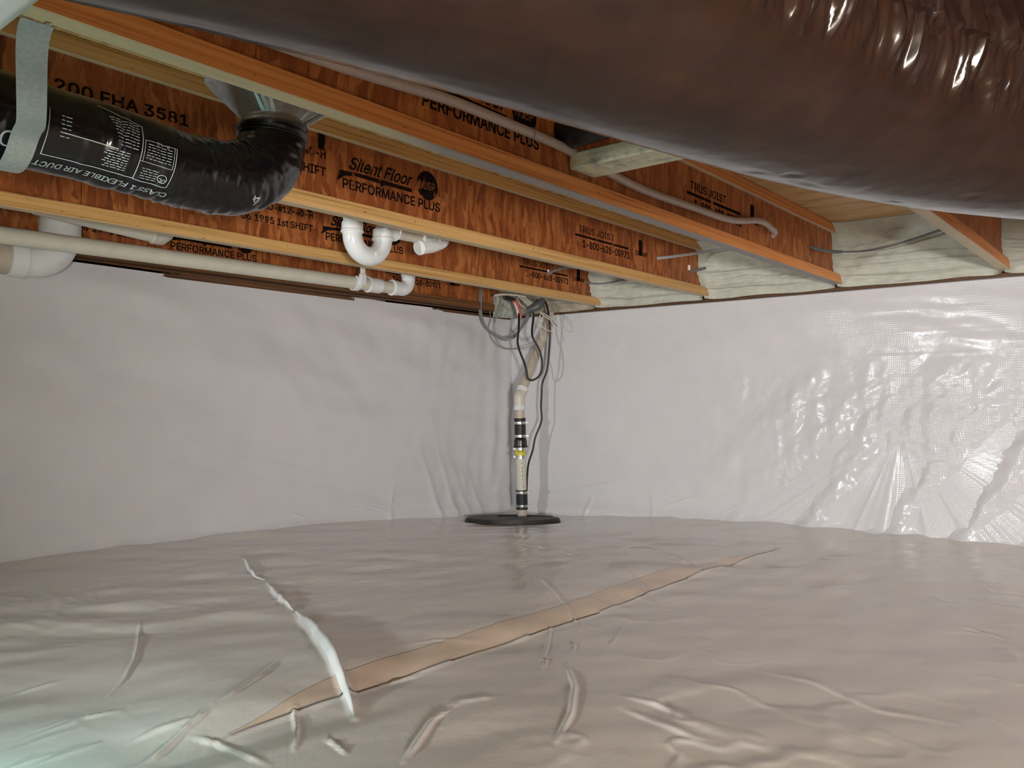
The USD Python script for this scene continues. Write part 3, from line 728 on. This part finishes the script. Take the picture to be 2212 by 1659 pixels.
obj("tape_band", sweep(ccs(np.linspace(cs_l[-1] - .028, cs_l[-1] + .0, 8)), np.stack([ring(BR - .003 + .003 * math.sin(i * 2.1), 28) * (1 + .03 * np.sin(3 * np.linspace(0, 6.28, 28, endpoint=False) + i))[:, None] for i in range(8)])), "tape_black", bt, 40, "rumpled black tape band at the collar")

boot = thing("duct_boot", "shiny sheet metal boot above the black flexible duct's upturned end", "duct boot", (-2.586, -1.5, 1.20))
n = 40; a = np.linspace(0, 2 * math.pi, n, endpoint=False)
circ = np.stack([-2.586 + .062 * np.cos(a), -1.5 + .062 * np.sin(a), np.full(n, 1.205)], 1); circ2 = circ.copy(); circ2[:, 2] = 1.222
q = np.maximum(np.abs(np.cos(a)), np.abs(np.sin(a))); sq = np.stack([-2.570 + .125 * np.cos(a) / q, -1.5 + .085 * np.sin(a) / q, np.full(n, 1.292)], 1); sq2 = sq.copy(); sq2[:, 2] = ZT - .001
VV = np.stack([circ, circ2, sq, sq2]); VV = np.concatenate([VV, VV[:, :1]], 1)
obj("transition", grid_mesh(VV[:, ::-1]), "galvanised", boot, 25)
obj("collar", lathe((-2.586, -1.5, 1.196), (-2.586, -1.5, 1.23), [(0, .060), (0, .0635), (.01, .0635), (.014, .0665), (.02, .0665), (.024, .0635), (.034, .0635)], 36), "galvanised", boot)
obj("seam_strip", tube([(-2.532, -1.540, 1.222), (-2.448, -1.584, 1.292), (-2.447, -1.585, ZT - .004)], .007, 8), "galvanised", boot, 30, "folded bright metal edge")

strap = thing("hanger_strap", "wide grey metal strap slung from the orange joist under the black duct", "strap", (-3.15, -1.83, 1.0))
pa = [(-3.163, -1.869, 1.150), (-3.163, -1.8685, 1.131), (-3.160, -1.862, 1.1285)]
pa = [(-3.166, -1.83, 1.1285), (-3.160, -1.80, 1.122), (-3.142, -1.745, 1.09), (-3.115, -1.67, 1.045)]
ar = [(-3.090, -1.5 - .083 * math.cos(p), 1.091 - .083 * math.sin(p)) for p in np.radians(np.linspace(38, 142, 14))]
pb = [(-3.125, -1.36, 1.085), (-3.13, -1.2815, 1.118), (-3.13, -1.2607, 1.133), (-3.13, -1.2605, 1.16)]
obj("band", ribbon(curve(np.array(pa + ar + pb), 60), (1, .12, .05), .043, .0012), "strap_metal", strap, True)
obj("nail", lathe((-3.155, -1.835, 1.127), (-3.155, -1.835, 1.131), [(0, .004), (.0015, .0045), (.002, .003), (.0035, .002)], 10), "steel", strap)

# ------------------------------------------------------------------ plumbing
lp = thing("drain_pipe", "long cream plastic drain pipe running under the joists along the left wall", "pipe", (-2.5, -.35, 1.09))
pz = lambda x: 1.108 + .010 * (x + 2.73) / 1.2
obj("pipe", tube([(x, -.35, pz(x)) for x in (-5.0, -3.5, -2.5, -1.5, -1.22)], .0262, 24), "pvc_cream", lp)
cpx = lambda px_, py_: at(px_, py_, 1, -.35)[0]
x1, x2 = cpx(793, 613), cpx(821, 616)
obj("coupling", hub((x1, -.35, pz(x1)), (x2, -.35, pz(x2)), .0315), "pvc_white", lp)
xe = cpx(882, 590); ze = pz(xe)
el = np.vstack([[(xe - .075, -.35, ze)], arc((xe - .040, -.35, ze + .040), .040, (0, 0, -1), (1, 0, 0), 0, 90, 12), [(xe, -.35, ze + .055)]])
obj("elbow", tube(el, .030, 24), "pvc_white", lp)
obj("elbow_hub", hub((xe - .100, -.35, ze), (xe - .068, -.35, ze), .0325), "pvc_white", lp)
obj("elbow_hub", hub((xe, -.35, ze + .088), (xe, -.35, ze + .055), .0325), "pvc_white", lp)
obj("riser", tube([(xe, -.35, ze + .07), (xe, -.35, ZT - .001)], .0262, 20), "pvc_cream", lp)
hx = cpx(767, 620)
hg = thing("pipe_hanger", "small white plastic hook holding the long cream drain pipe near its right end", "pipe hanger", (hx, -.35, 1.08))
hk = arc((hx, -.35, pz(hx)), .0305, (0, 1, 0), (0, 0, 1), 20, -235, 22)
obj("hook", ribbon(hk, (1, 0, 0), .024, .005), "pvc_white", hg, 40)
obj("stem", cbox((hx + .002, -.39, pz(hx) + .006), (hx + .022, -.378, 1.20), .002), "pvc_white", hg)
obj("socket", cbox((hx - .004, -.3935, pz(hx) - .012), (hx + .026, -.3765, pz(hx) + .035), .003), "pvc_white", hg)

bp = thing("drain_elbow", "large white plastic drain pipe and elbow at the left edge behind the long cream pipe", "pipe", (-2.49, -.16, 1.03))
by, bx, bz = -.16, -2.491, 1.078
obj("elbow", tube(np.vstack([[(bx - .14, by, bz)], arc((bx - .085, by, bz + .085), .085, (0, 0, -1), (1, 0, 0), 0, 90, 14), [(bx, by, bz + .12)]]), .057, 32), "pvc_white", bp)
obj("hub", lathe((bx, by, 1.165), (bx, by, 1.225), [(0, .058), (0, .0625), (.056, .0625), (.060, .058)], 36), "pvc_white", bp)
obj("hub", lathe((bx - .155, by, bz), (bx - .105, by, bz), [(0, .058), (0, .0625), (.047, .0625), (.05, .0585)], 36), "pvc_white", bp)
obj("pipe", tube([(-5.0, by, bz - .02), (bx - .15, by, bz)], .0565, 32), "pvc_beige", bp)
obj("riser", tube([(bx, by, 1.2), (bx, by, ZT - .001)], .0565, 28), "pvc_cream", bp)

p3 = thing("drain_branch", "short dusty white pipe sloping between the first two joists, above the long cream pipe", "pipe", (-2.3, -.30, 1.17))
e0, e1 = np.array([-2.62, -.30, 1.217]), at(335, 510, 1, -.30)
dd = (e1 - e0) / np.linalg.norm(e1 - e0)
obj("pipe", tube([e0, e1], .0235, 22), "pvc_cream", p3)
obj("elbow", tube(np.vstack([[e1 - dd * .005], [e1 + dd * .02], [e1 + dd * .034 + np.array([0, 0, .012])], [e1 + dd * .040 + np.array([0, 0, .04])]]), .0275, 20), "pvc_cream", p3)
obj("hub", hub(e1 - dd * .012, e1 + dd * .014, .0275, .0015), "pvc_cream", p3)
obj("riser", tube([e1 + dd * .040 + np.array([0, 0, .02]), np.r_[(e1 + dd * .04)[:2], ZT - .001]], .0235, 16), "pvc_cream", p3)
obj("riser", tube([e0 + dd * .01, np.r_[(e0 + dd * .01)[:2], ZT - .001]], .0235, 16), "pvc_cream", p3)

tp = thing("drain_trap", "glossy white plastic drain trap bent in a U below the tan joist", "pipe trap", (-1.84, -.93, 1.08))
ty, xa, xb, zc = -.93, -1.908, -1.779, 1.168; rc = (xb - xa) / 2
obj("u_bend", tube(np.vstack([[(xa, ty, zc + .03)], arc(((xa + xb) / 2, ty, zc), rc, (-1, 0, 0), (0, 0, -1), 0, 180, 28), [(xb, ty, zc + .02)]]), .0315, 32), "pvc_white", tp)
obj("boss", lathe((-1.832, ty - .026, 1.110), (-1.832, ty - .034, 1.1085), [(0, .007), (.006, .007), (.007, .005)], 16), "pvc_white", tp)
obj("hub", hub((xa, ty, zc + .002), (xa, ty, zc + .038), .0345), "pvc_white", tp)
obj("hub", hub((xb, ty, zc - .004), (xb, ty, zc + .034), .0345), "pvc_white", tp)
obj("riser", tube([(xa, ty, zc + .03), (xa, ty, ZT - .001)], .0300, 24), "pvc_white", tp)
el = np.vstack([[(xb, ty, zc + .02)], arc((xb + .04, ty, zc + .040), .04, (-1, 0, 0), (0, 0, 1), 0, 90, 10), [(xb + .05, ty, zc + .08)]])
AZ = zc + .038
el = np.vstack([[(xb, ty, zc + .02)], arc((xb + .022, ty, AZ - .022 + .0), .022, (-1, 0, 0), (0, 0, 1), 0, 90, 8), [(xb + .05, ty, AZ)]])
obj("elbow", tube(el, .0310, 24), "pvc_white", tp)
obj("hub", hub((xb + .058, ty, AZ), (xb + .034, ty, AZ), .0325), "pvc_white", tp)
obj("trap_arm", tube([(xb + .05, ty, AZ), (-1.49, ty, AZ + .004)], .0265, 24), "pvc_ivory", tp)
wy = -1.615
obj("wye", lathe((wy, ty, AZ), (wy + .115, ty, AZ + .002), [(0, .029), (0, .0345), (.002, .036), (.010, .036), (.013, .0335), (.030, .0335), (.031, .0325), (.042, .0325), (.043, .0335), (.07, .0335), (.072, .036), (.080, .036), (.084, .0335), (.11, .0335), (.115, .029)], 30), "pvc_white", tp)
obj("branch", tube([(wy + .002, ty - .010, AZ - .040), (wy + .05, ty - .008, AZ - .026), (wy + .10, ty, AZ - .006)], np.array([.0245, .0275, .0275]), 24), "pvc_white", tp)
obj("branch_rim", lathe((wy - .008, ty - .011, AZ - .043), (wy + .010, ty - .0095, AZ - .037), [(0, .023), (0, .0265), (.012, .0265), (.014, .024)], 24), "pvc_white", tp)

jp = thing("drain_jumper", "thick pale plastic pipe crossing the top left corner under the joists", "pipe", (-3.30, -2.0, 1.03))
jx, jz = -3.292, 1.075
jl = np.vstack([[(jx, -2.24, 1.20)], arc((jx, -2.19, 1.125), .05, (0, -1, 0), (0, 0, -1), 0, 90, 8), arc((jx, -1.755, 1.125), .05, (0, 0, -1), (0, 1, 0), 0, 90, 8), [(jx, -1.705, ZT - .002)]])
obj("pipe", tube(jl, .048, 28), "pvc_white", jp)

# ------------------------------------------------------------------ tubes and cables along the joists
px_t = thing("water_tube", "long beige plastic tube fixed along the orange joist's web, hooking into it at the right", "tube", (-2.0, -1.88, 1.2))
yv = YJ[3] - .005 - .0115
tp_ = [at(*q, 1, yv) for q in [(400, 20), (540, 72), (700, 130), (806, 165), (971, 216), (1071, 256), (1144, 286), (1226, 323), (1290, 358), (1340, 386), (1400, 414), (1500, 449), (1600, 477), (1660, 488)]]
tp_ += [np.array([-.80, yv, 1.240]), np.array([-.765, yv + .004, 1.232]), np.array([-.765, yv + .016, 1.222])]
cut = 8
cv = curve(np.array(tp_), 120)
obj("tube", tube(cv, .0112, 14), "pex_beige", px_t)
sx = at(1147, 292, 1, yv)
stl = thing("tube_staple", "thin steel staple over the beige tube on the orange joist", "staple", sx)
obj("wire", tube(np.array([sx + (0, .016, .018), sx + (0, -.006, .016), sx + (0, -.0128, 0), sx + (0, -.006, -.016), sx + (0, .016, -.018)]), .0013, 8), "steel", stl)

blk = obj("wood_block", None, "block_wood") if False else None
b0 = at(1225, 372, 1, -1.83)
bk = cbox((-2.000, -2.20, 1.187), (-1.897, -1.8545, 1.2255), .003)
o = obj("wood_block", bk, "block_wood", None, 30); tag(o, "short pale lumber block crusted with spray foam, wedged against the orange joist", "lumber block")
sl = obj("black_sleeve", tube(curve(np.array([(-2.02, -1.8560, 1.268), (-2.025, -2.0, 1.272), (-2.03, -2.2, 1.276), (-2.05, -2.44, 1.28)]), 14), .040, 20), "sleeve_black", None, True)
tag(sl, "black plastic sleeve lying on the foam-crusted lumber block", "sleeve")

def flat_cable(name, label, pts, w, th, side, m, group=None, n=30):
    P = curve(np.array(pts), n); o = obj(name, ribbon(P, np.array([side[0] + (side[1] - side[0]) * k for k in np.linspace(0, 1, n)]) if isinstance(side, tuple) and len(np.shape(side)) == 2 else side, w, th), m, None, True)
    return tag(o, label, "cable", group)


U = np.array([0, 0, 1.0])
flat_cable("flat_cable", "light grey flat cable leaving the tan joist's web towards the rim, uppermost", [at(1419, 558, 1, -1.2455), at(1470, 552, 1, -1.27), at(1545, 541, 1, -1.33), at(1600, 533, 1, -1.45)], .012, .006, U, "cable_lightgrey")
flat_cable("flat_cable", "darker grey flat cable running from the white clip on the joist web into the foam", [at(1490, 587, 1, -1.2455), at(1540, 576, 1, -1.28), at(1590, 565, 1, -1.36), at(1640, 551, 1, -1.46)], .013, .006, U, "cable_grey")
flat_cable("flat_cable", "grey flat cable stub entering the joist web below the tan joist", [at(1182, 594, 1, -.6355), at(1200, 584, 1, -.66), at(1225, 578, 1, -.70), at(1262, 574, 1, -.78)], .013, .007, U, "cable_grey")
flat_cable("flat_cable", "dark grey cable lying against the foam below the tan joist's end", [at(1262, 609, 1, -.64), at(1320, 610, 0, -.085), at(1350, 604, 0, -.09), at(1395, 607, 0, -.10)], .007, .005, U, "cable_grey")
flat_cable("flat_cable", "grey twisting flat cable hanging across the large foam patch on the right", [at(1745, 533, 1, -1.8555), at(1775, 540, 1, -1.875), at(1830, 544, 0, -.12), at(1880, 541, 0, -.125), at(1940, 527, 0, -.14), at(2000, 508, 0, -.16), at(2050, 490, 0, -.18)], np.array([.004] * 2 + [.013] * 14 + [.006] * 14 + [.011] * 10), .005, U, "cable_grey", None, 40)
cl = obj("cable_clip", cbox(at(1486, 578, 1, -1.247) + (-.004, -.010, -.012), at(1486, 578, 1, -1.247) + (.009, 0.0015, .012), .003), "staple_white", None); tag(cl, "small white clip on the tan joist's web beside the grey cables", "clip")
cl = obj("cable_clip", cbox(at(1183, 586, 1, -.636) + (-.004, -.008, -.006), at(1183, 586, 1, -.636) + (.004, 0.0005, .009), .002), "staple_white", None); tag(cl, "tiny white clip at the grey cable stub below the tan joist", "clip")

# ------------------------------------------------------------------ sump cover and discharge pipe
lid2 = Point(0, 0).buffer(.242, 64)
lid2 = lid2.intersection(Polygon([(-.3, -.3), (.045, -.3), (.30, -.085), (.30, .3), (-.3, .3)]))
slot = Polygon([(-.055, .075), (.045, .065), (.30, .03), (.30, .048), (.06, .125), (-.06, .125)]).buffer(.006)
prof = []
for i, (ins, z) in enumerate([(.004, 0), (0, .005), (0, .024), (.004, .031), (.012, .035)]): prof.append((lid2.difference(slot).buffer(-ins), z))
parts = []
for (pa_, z0), (pb_, z1) in zip(prof[:-1], prof[1:]):
    g = pa_ if pa_.area < pb_.area else pb_
    parts.append(trimesh.creation.extrude_polygon(max(getattr(g, "geoms", [g]), key=lambda x: x.area), z1 - z0, engine="earcut").apply_translation((0, 0, z0)))
lm = cat_(parts); fh = np.array([fw[0], fw[1], 0]) / np.hypot(fw[0], fw[1]); rh = np.array([fh[1], -fh[0], 0])
tl = math.radians(4.0); fd = fh * math.cos(tl) + np.array([0, 0, -math.sin(tl)]); ud = np.cross(rh, fd)
v = lm.vertices; lidp = np.array([LIDC[0], LIDC[1], .010])
lm.vertices = lidp + v[:, :1] * rh + v[:, 1:2] * fd + v[:, 2:] * ud
o = obj("sump_cover", lm, "lid_black", None, 25); tag(o, "round black sump pit cover lying on the liner at the corner", "sump cover")

dp = thing("discharge_pipe", "beige sump discharge pipe with black rubber couplings rising from the pit cover", "pipe", (-.26, -.293, .0))
PY = -.293
def pc(z): return np.array([-.2565 - .0262 * (z - .05) / .6, PY, z])
Z_ = lambda py: float(at(1126, py, 1, PY)[2])
obj("lower_pipe", tube([pc(-.03), pc(Z_(1090))], .0245, 24), "pvc_beige", dp)
obj("middle_pipe", tube([pc(Z_(1070)), pc(Z_(960))], .0262, 24), "pvc_ivory", dp)
obj("upper_pipe", tube([pc(Z_(930)), pc(Z_(872))], .0245, 24), "pvc_beige", dp)


def coupling(z0, z1, r, clamps, side):
    L = z1 - z0
    c = obj("rubber_coupling", lathe(pc(z0), pc(z1), [(0, r * .85), (0, r), (.004, r + .0015), (.010, r), (L - .010, r), (L - .004, r + .0015), (L, r), (L, r * .85)], 30), "rubber_black", dp)
    for z in clamps:
        b = lathe(pc(z - .008), pc(z + .008), [(0, r), (0, r + .0022), (.004, r + .0024), (.0045, r + .0012), (.0085, r + .0012), (.009, r + .0024), (.0135, r + .0022), (.0135, r)], 30)
        scr = tube([pc(z) + rh * side * (r + .004) - fh * .012, pc(z) + rh * side * (r + .007) + fh * .014], .0055, 10)
        scr2 = cbox(pc(z) + (rh * side * (r + .011)) - .005, pc(z) + (rh * side * (r + .011)) + .005, .001)
        obj("hose_clamp", cat_([b, scr, scr2]), "steel", c)


coupling(Z_(1100), Z_(1058), .0300, [Z_(1092), Z_(1063)], 1)
coupling(Z_(945), Z_(903), .0295, [Z_(941), Z_(912.5)], 1)
z0, z1 = Z_(966), Z_(945)
obj("flared_fitting", lathe(pc(z0), pc(z1), [(0, .026), (0, .0385), (.006, .0385), (.008, .035), (.036, .034), (.044, .031), (z1 - z0, .026)], 30), "plastic_black", dp)
z0, z1 = Z_(990), Z_(966)
sv = obj("steel_sleeve", lathe(pc(z0), pc(z1), [(0, .025), (0, .0295), (.012, .0295), (.013, .0285), (z1 - z0 - .013, .0285), (z1 - z0 - .012, .0295), (z1 - z0, .0295), (z1 - z0, .025)], 30), "steel", dp)
for z in (Z_(986.5), Z_(969.5)): obj("sleeve_screw", lathe(pc(z) - rh * .033 - fh * .012, pc(z) - rh * .036 + fh * .004, [(0, .004), (0, .0062), (.012, .0062), (.014, .004)], 12), "steel", sv)
ag = np.linspace(-1.35, 1.15, 16); zl0, zl1 = Z_(983), Z_(972)
L2 = np.array([[pc(z) + .0292 * (np.sin(t_) * rh - np.cos(t_) * fh) for t_ in ag] for z in (zl0, zl1)])
obj("warning_label", grid_mesh(L2), "label_yellow", sv, True, "yellow label with black print")
tx = lettering("WARNING", .006, True); tv = tx.vertices; tx.vertices[:, 0] -= tx.extents[0] / 2
tw = np.array([pc(zl1 - .0095 + q[1] * 1.0) + (.0296 + q[2] * .3) * (np.sin(q[0] / .029) * rh - np.cos(q[0] / .029) * fh) for q in tx.vertices])
obj("warning_text", trimesh.Trimesh(tw, tx.faces, process=False), "print_grey", sv, False)
ZE = Z_(858); top = np.array([.075, PY + .01, 1.225]); bendp = pc(ZE)
dv = top - bendp; dv /= np.linalg.norm(dv)
eb = np.vstack([pc(ZE - .05), pc(ZE - .03), pc(ZE - .012), bendp + .2 * (dv * .012), bendp + dv * .014, bendp + dv * .05])
obj("elbow", tube(curve(eb, 20), .0285, 26), "pvc_ivory", dp)
obj("elbow_hub", hub(pc(ZE - .066), pc(ZE - .040), .0295, .002), "pvc_white", dp)
obj("elbow_hub", hub(bendp + dv * .058, bendp + dv * .034, .0295, .002), "pvc_white", dp)
obj("sloping_pipe", tube([bendp + dv * .03, top], .0245, 24), "pvc_beige", dp)
# handwriting and print on the pipe
wr = []
for i, (dx, z) in enumerate([(0, Z_(1000)), (.002, Z_(1010)), (.003, Z_(1018)), (.001, Z_(1026)), (.002, Z_(1034)), (.004, Z_(1050))]):
    P = [pc(z + .006 * math.sin(k * 1.9 + i)) + .0266 * (np.sin(.15 + dx * 30 + .07 * math.cos(k * 2.3 + i)) * rh - np.cos(.15 + dx * 30 + .07 * math.cos(k * 2.3 + i)) * fh) for k in range(5)]
    wr.append(tube(P, .0007, 5))
obj("pen_marks", cat_(wr), "print_grey", dp, True, "faint vertical pen writing", "stuff")

# ------------------------------------------------------------------ cords and wires in the corner
def wire(name, label, pts, dep, r, m, cat="wire", group=None, n=60, flat=None):
    dep = np.broadcast_to(dep, (len(pts),))
    P = curve(np.array([atd(x, y, d) for (x, y), d in zip(pts, dep)]), n)
    if flat: o = obj(name, ribbon(P, np.cross(np.gradient(P, axis=0), fw), flat, .005), m, None, True)
    else: o = obj(name, tube(P, r, 8), m, None, True)
    return tag(o, label, cat, group)


wire("power_cord", "black cord hanging in a long narrow loop from the wire bundle", [(1121, 672), (1121, 690), (1120, 715), (1118, 738), (1122, 757), (1131, 780), (1138, 806), (1144, 821), (1154, 820), (1166, 810), (1170, 797), (1168, 765), (1160, 746), (1152, 732), (1150, 705), (1152, 675)], [4.30, 4.28, 4.26, 4.25, 4.24, 4.23, 4.22, 4.22, 4.22, 4.22, 4.22, 4.22, 4.22, 4.22, 4.24, 4.26], .0055, "cord_black", "cord", None, 90)
wire("pump_cord", "black cord running from the wire bundle down beside the discharge pipe to the pit", [(1171, 645), (1178, 652), (1184, 674), (1187, 696), (1187, 744), (1184, 782), (1179, 808), (1172, 826), (1170, 850), (1169, 885), (1170, 907), (1163, 928), (1155, 950), (1151, 972), (1143, 996), (1139, 1026), (1138, 1050), (1137, 1080), (1136, 1108)], [4.38, 4.36, 4.34, 4.33, 4.33, 4.33, 4.33, 4.33, 4.33, 4.33, 4.33, 4.33, 4.33, 4.33, 4.33, 4.34, 4.34, 4.345, 4.35], .0052, "cord_black", "cord", None, 110)
P_ = curve(np.array([atd(x, y, 4.42) for x, y in [(1035, 612), (1038, 648), (1039, 684), (1050, 707), (1072, 724), (1094, 732), (1110, 727), (1123, 713), (1137, 690), (1145, 675), (1152, 665)]]), 60)
wv = np.interp(np.linspace(0, 1, 60), [0, .3, .45, .62, .75, 1], [.018, .020, .012, .024, .013, .030])
tag(obj("flat_cable", ribbon(P_, np.cross(np.gradient(P_, axis=0), fw + .35 * RT), wv, .005), "cable_grey", None, True), "broad grey flat cable drooping in a wide curve left of the wire bundle", "cable")
tag(obj("flat_cable", tube(curve(np.array([atd(x, y, d) for (x, y), d in zip([(1070, 636), (1063, 660), (1058, 676), (1060, 690), (1055, 707), (1058, 720), (1068, 739), (1082, 750), (1098, 755), (1115, 752), (1140, 744), (1156, 735)], np.linspace(4.5, 4.42, 12))]), 60), .0022, 6), "wire_dusty", None, True), "thin grey-brown wire drooping lowest left of the wire bundle", "wire")
wire("thin_wire", "thin pale wire drooping just above the lowest wire left of the bundle", [(1082, 640), (1079, 662), (1073, 684), (1069, 700), (1069, 715), (1074, 735), (1090, 751), (1110, 754), (1140, 751), (1160, 744)], 4.46, .0020, "wire_dusty")
tag(obj("foam_strip", ribbon(curve(np.array([atd(x, y, 4.47) for x, y in [(1083, 641), (1081, 655), (1075, 675), (1069, 697)]]), 16), np.cross(fw, U) * 1.0, .008, .004), "wire_dusty", None, True), "dusty beige cable end hanging left of the corner foam", "cable")
wire("white_wire", "straight white cable end poking left out of the wire bundle", [(1068, 638), (1085, 636), (1105, 636.5), (1136, 641)], [4.32, 4.34, 4.36, 4.4], .0062, "wire_white", "wire")
for i in range(7):
    wire("white_wire", f"{['leftmost', 'second', 'third', 'fourth', 'fifth', 'sixth', 'rightmost'][i]} of the seven cables fanning out above the grey tape, counted from the left", [(1118 + 6 * i, 638 + 1.4 * i), (1128 + 5.0 * i, 648 + .7 * i), (1143 + 3.4 * i, 661 - .8 * i)], [4.44 + .004 * i, 4.42, 4.40], .0045, "wire_white" if i < 4 else "wire_dusty", "wire", "cables fanning out above the grey tape", 16)
wire("white_wire", "thin white wire curving left of the fan of cables", [(1119, 642), (1121, 652), (1128, 662), (1140, 667)], 4.38, .0022, "wire_white")
wire("white_wire", "white wire looping around the sloping discharge pipe, right of the black cords", [(1168, 676), (1176, 683), (1189, 692), (1196, 703), (1197, 708), (1193, 714), (1184, 714), (1172, 706), (1167, 697), (1168, 678)], 4.22, .0024, "wire_white")
wire("white_wire", "white cable end pointing down right beside the sloping pipe", [(1166, 675), (1178, 679), (1190, 687), (1203, 698)], 4.25, .0032, "wire_white")
wire("white_wire", "second white cable end below the one beside the sloping pipe", [(1166, 676), (1180, 682), (1192, 693), (1205, 705)], 4.27, .0028, "wire_dusty")
wire("white_wire", "white wire hanging down in front of the sloping discharge pipe", [(1172, 676), (1170, 700), (1168, 712), (1170, 727), (1175, 736)], 4.23, .0022, "wire_white")
wire("white_wire", "short white wire hanging beside the black loop's right cord", [(1148, 677), (1150, 690), (1149, 700)], 4.27, .0018, "wire_white")
tp2 = thing("tape_wrap", "dark grey tape wrapped around the wire bundle in the corner", "tape", atd(1160, 668, 4.36))
obj("wrap", tube(curve(np.array([atd(x, y, 4.36) for x, y in [(1140, 672), (1150, 667), (1160, 662), (1168, 655), (1174, 646)]]), 16), np.interp(np.linspace(0, 1, 16), [0, .3, .6, 1], [.014, .024, .026, .014]), 12), "tape_grey", tp2, 30)
obj("tail", ribbon(curve(np.array([atd(x, y, 4.35) for x, y in [(1165, 660), (1158, 668), (1152, 674), (1145, 678)]]), 10), np.cross(fw, U), .030, .003), "tape_grey", tp2, True)
tg = thing("warning_tag", "red and white striped tag hanging on the black cord in the corner", "tag", atd(1117, 665, 4.29))
obj("red_strip", ribbon(curve(np.array([atd(x, y, 4.29) for x, y in [(1109, 650), (1116, 656), (1120, 667), (1123, 679), (1126, 687)]]), 14), np.cross(fw, U) + .2 * U, np.interp(np.linspace(0, 1, 14), [0, .2, .6, 1], [.018, .014, .007, .014]), .002), "tag_red", tg, True)
obj("white_strip", ribbon(curve(np.array([atd(x, y, 4.292) for x, y in [(1112, 654), (1116, 663), (1119, 674), (1121, 683)]]), 12), np.cross(fw, U), .013, .0016), "tag_white", tg, True)
pl = obj("cord_plug", tube([atd(1093, 644, 4.36), atd(1096, 644, 4.355), atd(1106, 647, 4.33), atd(1111, 649, 4.32)], np.array([.010, .0125, .0125, .008]), 10), "rubber_black", None, 40); tag(pl, "black plug in the wire bundle above the red tag", "plug")
n, m = 40, 24
a = np.linspace(0, 1, n)[:, None] * np.ones((1, m)); b = np.linspace(0, 1, m)[None, :] * np.ones((n, 1))
A0, A1 = np.array([-.215, -.058, 0]), np.array([-.07, -.13, 0])
PP = A0 + (A1 - A0) * a[..., None]; PP[..., 2] = 1.095 + .13 * b
edge_ = np.minimum(np.minimum(a, 1 - a) * 4, np.minimum(b, 1 - b) * 4 + .2); ns = meshkit.fbm(np.stack([a * 9, b * 7, 0 * a], -1), 4, 81)
PP = PP + np.array([-.5, -.85, 0]) * (.035 * np.clip(edge_, 0, 1) * (.4 + ns) - .02)[..., None]
o = obj("corner_foam", grid_mesh(PP), "foam_dull", None, True); tag(o, "lumpy grey-green foam patch in the corner left of the red tag", "spray foam")

# ------------------------------------------------------------------ the lamps that light the place, the rear one an added fill (outside the picture)
def lamp(pos, target, w, h, label, mname):
    t = thing("work_light", label, "work light", (pos[0], pos[1], .088))
    z = np.array(target, float) - np.array(pos, float); z /= np.linalg.norm(z); x = np.cross(z, U); x /= np.linalg.norm(x); y = np.cross(x, z)
    b = trimesh.creation.box((w + .05, h + .05, .05)); v = b.vertices.copy(); b.vertices = np.array(pos) + v[:, :1] * x + v[:, 1:2] * y + (v[:, 2:] - .032) * z
    obj("housing", b, mname, t)
    obj("stand", cat_([tube([np.array(pos) - z * .05, (pos[0] - z[0] * .05, pos[1] - z[1] * .05, .10)], .012, 10), tube([(pos[0] - .16, pos[1] - .1, .10), (pos[0] + .10, pos[1] + .1, .10)], .012, 10)]), "lens_frame", t)


lamp(LAMP_A, AIM_A, .16, .12, "yellow work light standing at the left, outside the view", "housing_yellow")
lamp(LAMP_B, AIM_B, .3, .24, "large added fill light on a stand behind the view", "housing_yellow")
t = thing("floor_lamp", "small round battery lamp on the floor liner at the left, outside the view", "lamp", (LAMP_C[0], LAMP_C[1], .09))
obj("base", lathe((LAMP_C[0], LAMP_C[1], .085), (LAMP_C[0], LAMP_C[1], LAMP_C[2] - .034), [(0, .05), (.004, .055), (.03, .055), (.036, .02), (LAMP_C[2] - .13, .02), (LAMP_C[2] - .12, .012)], 24), "lens_frame", t)
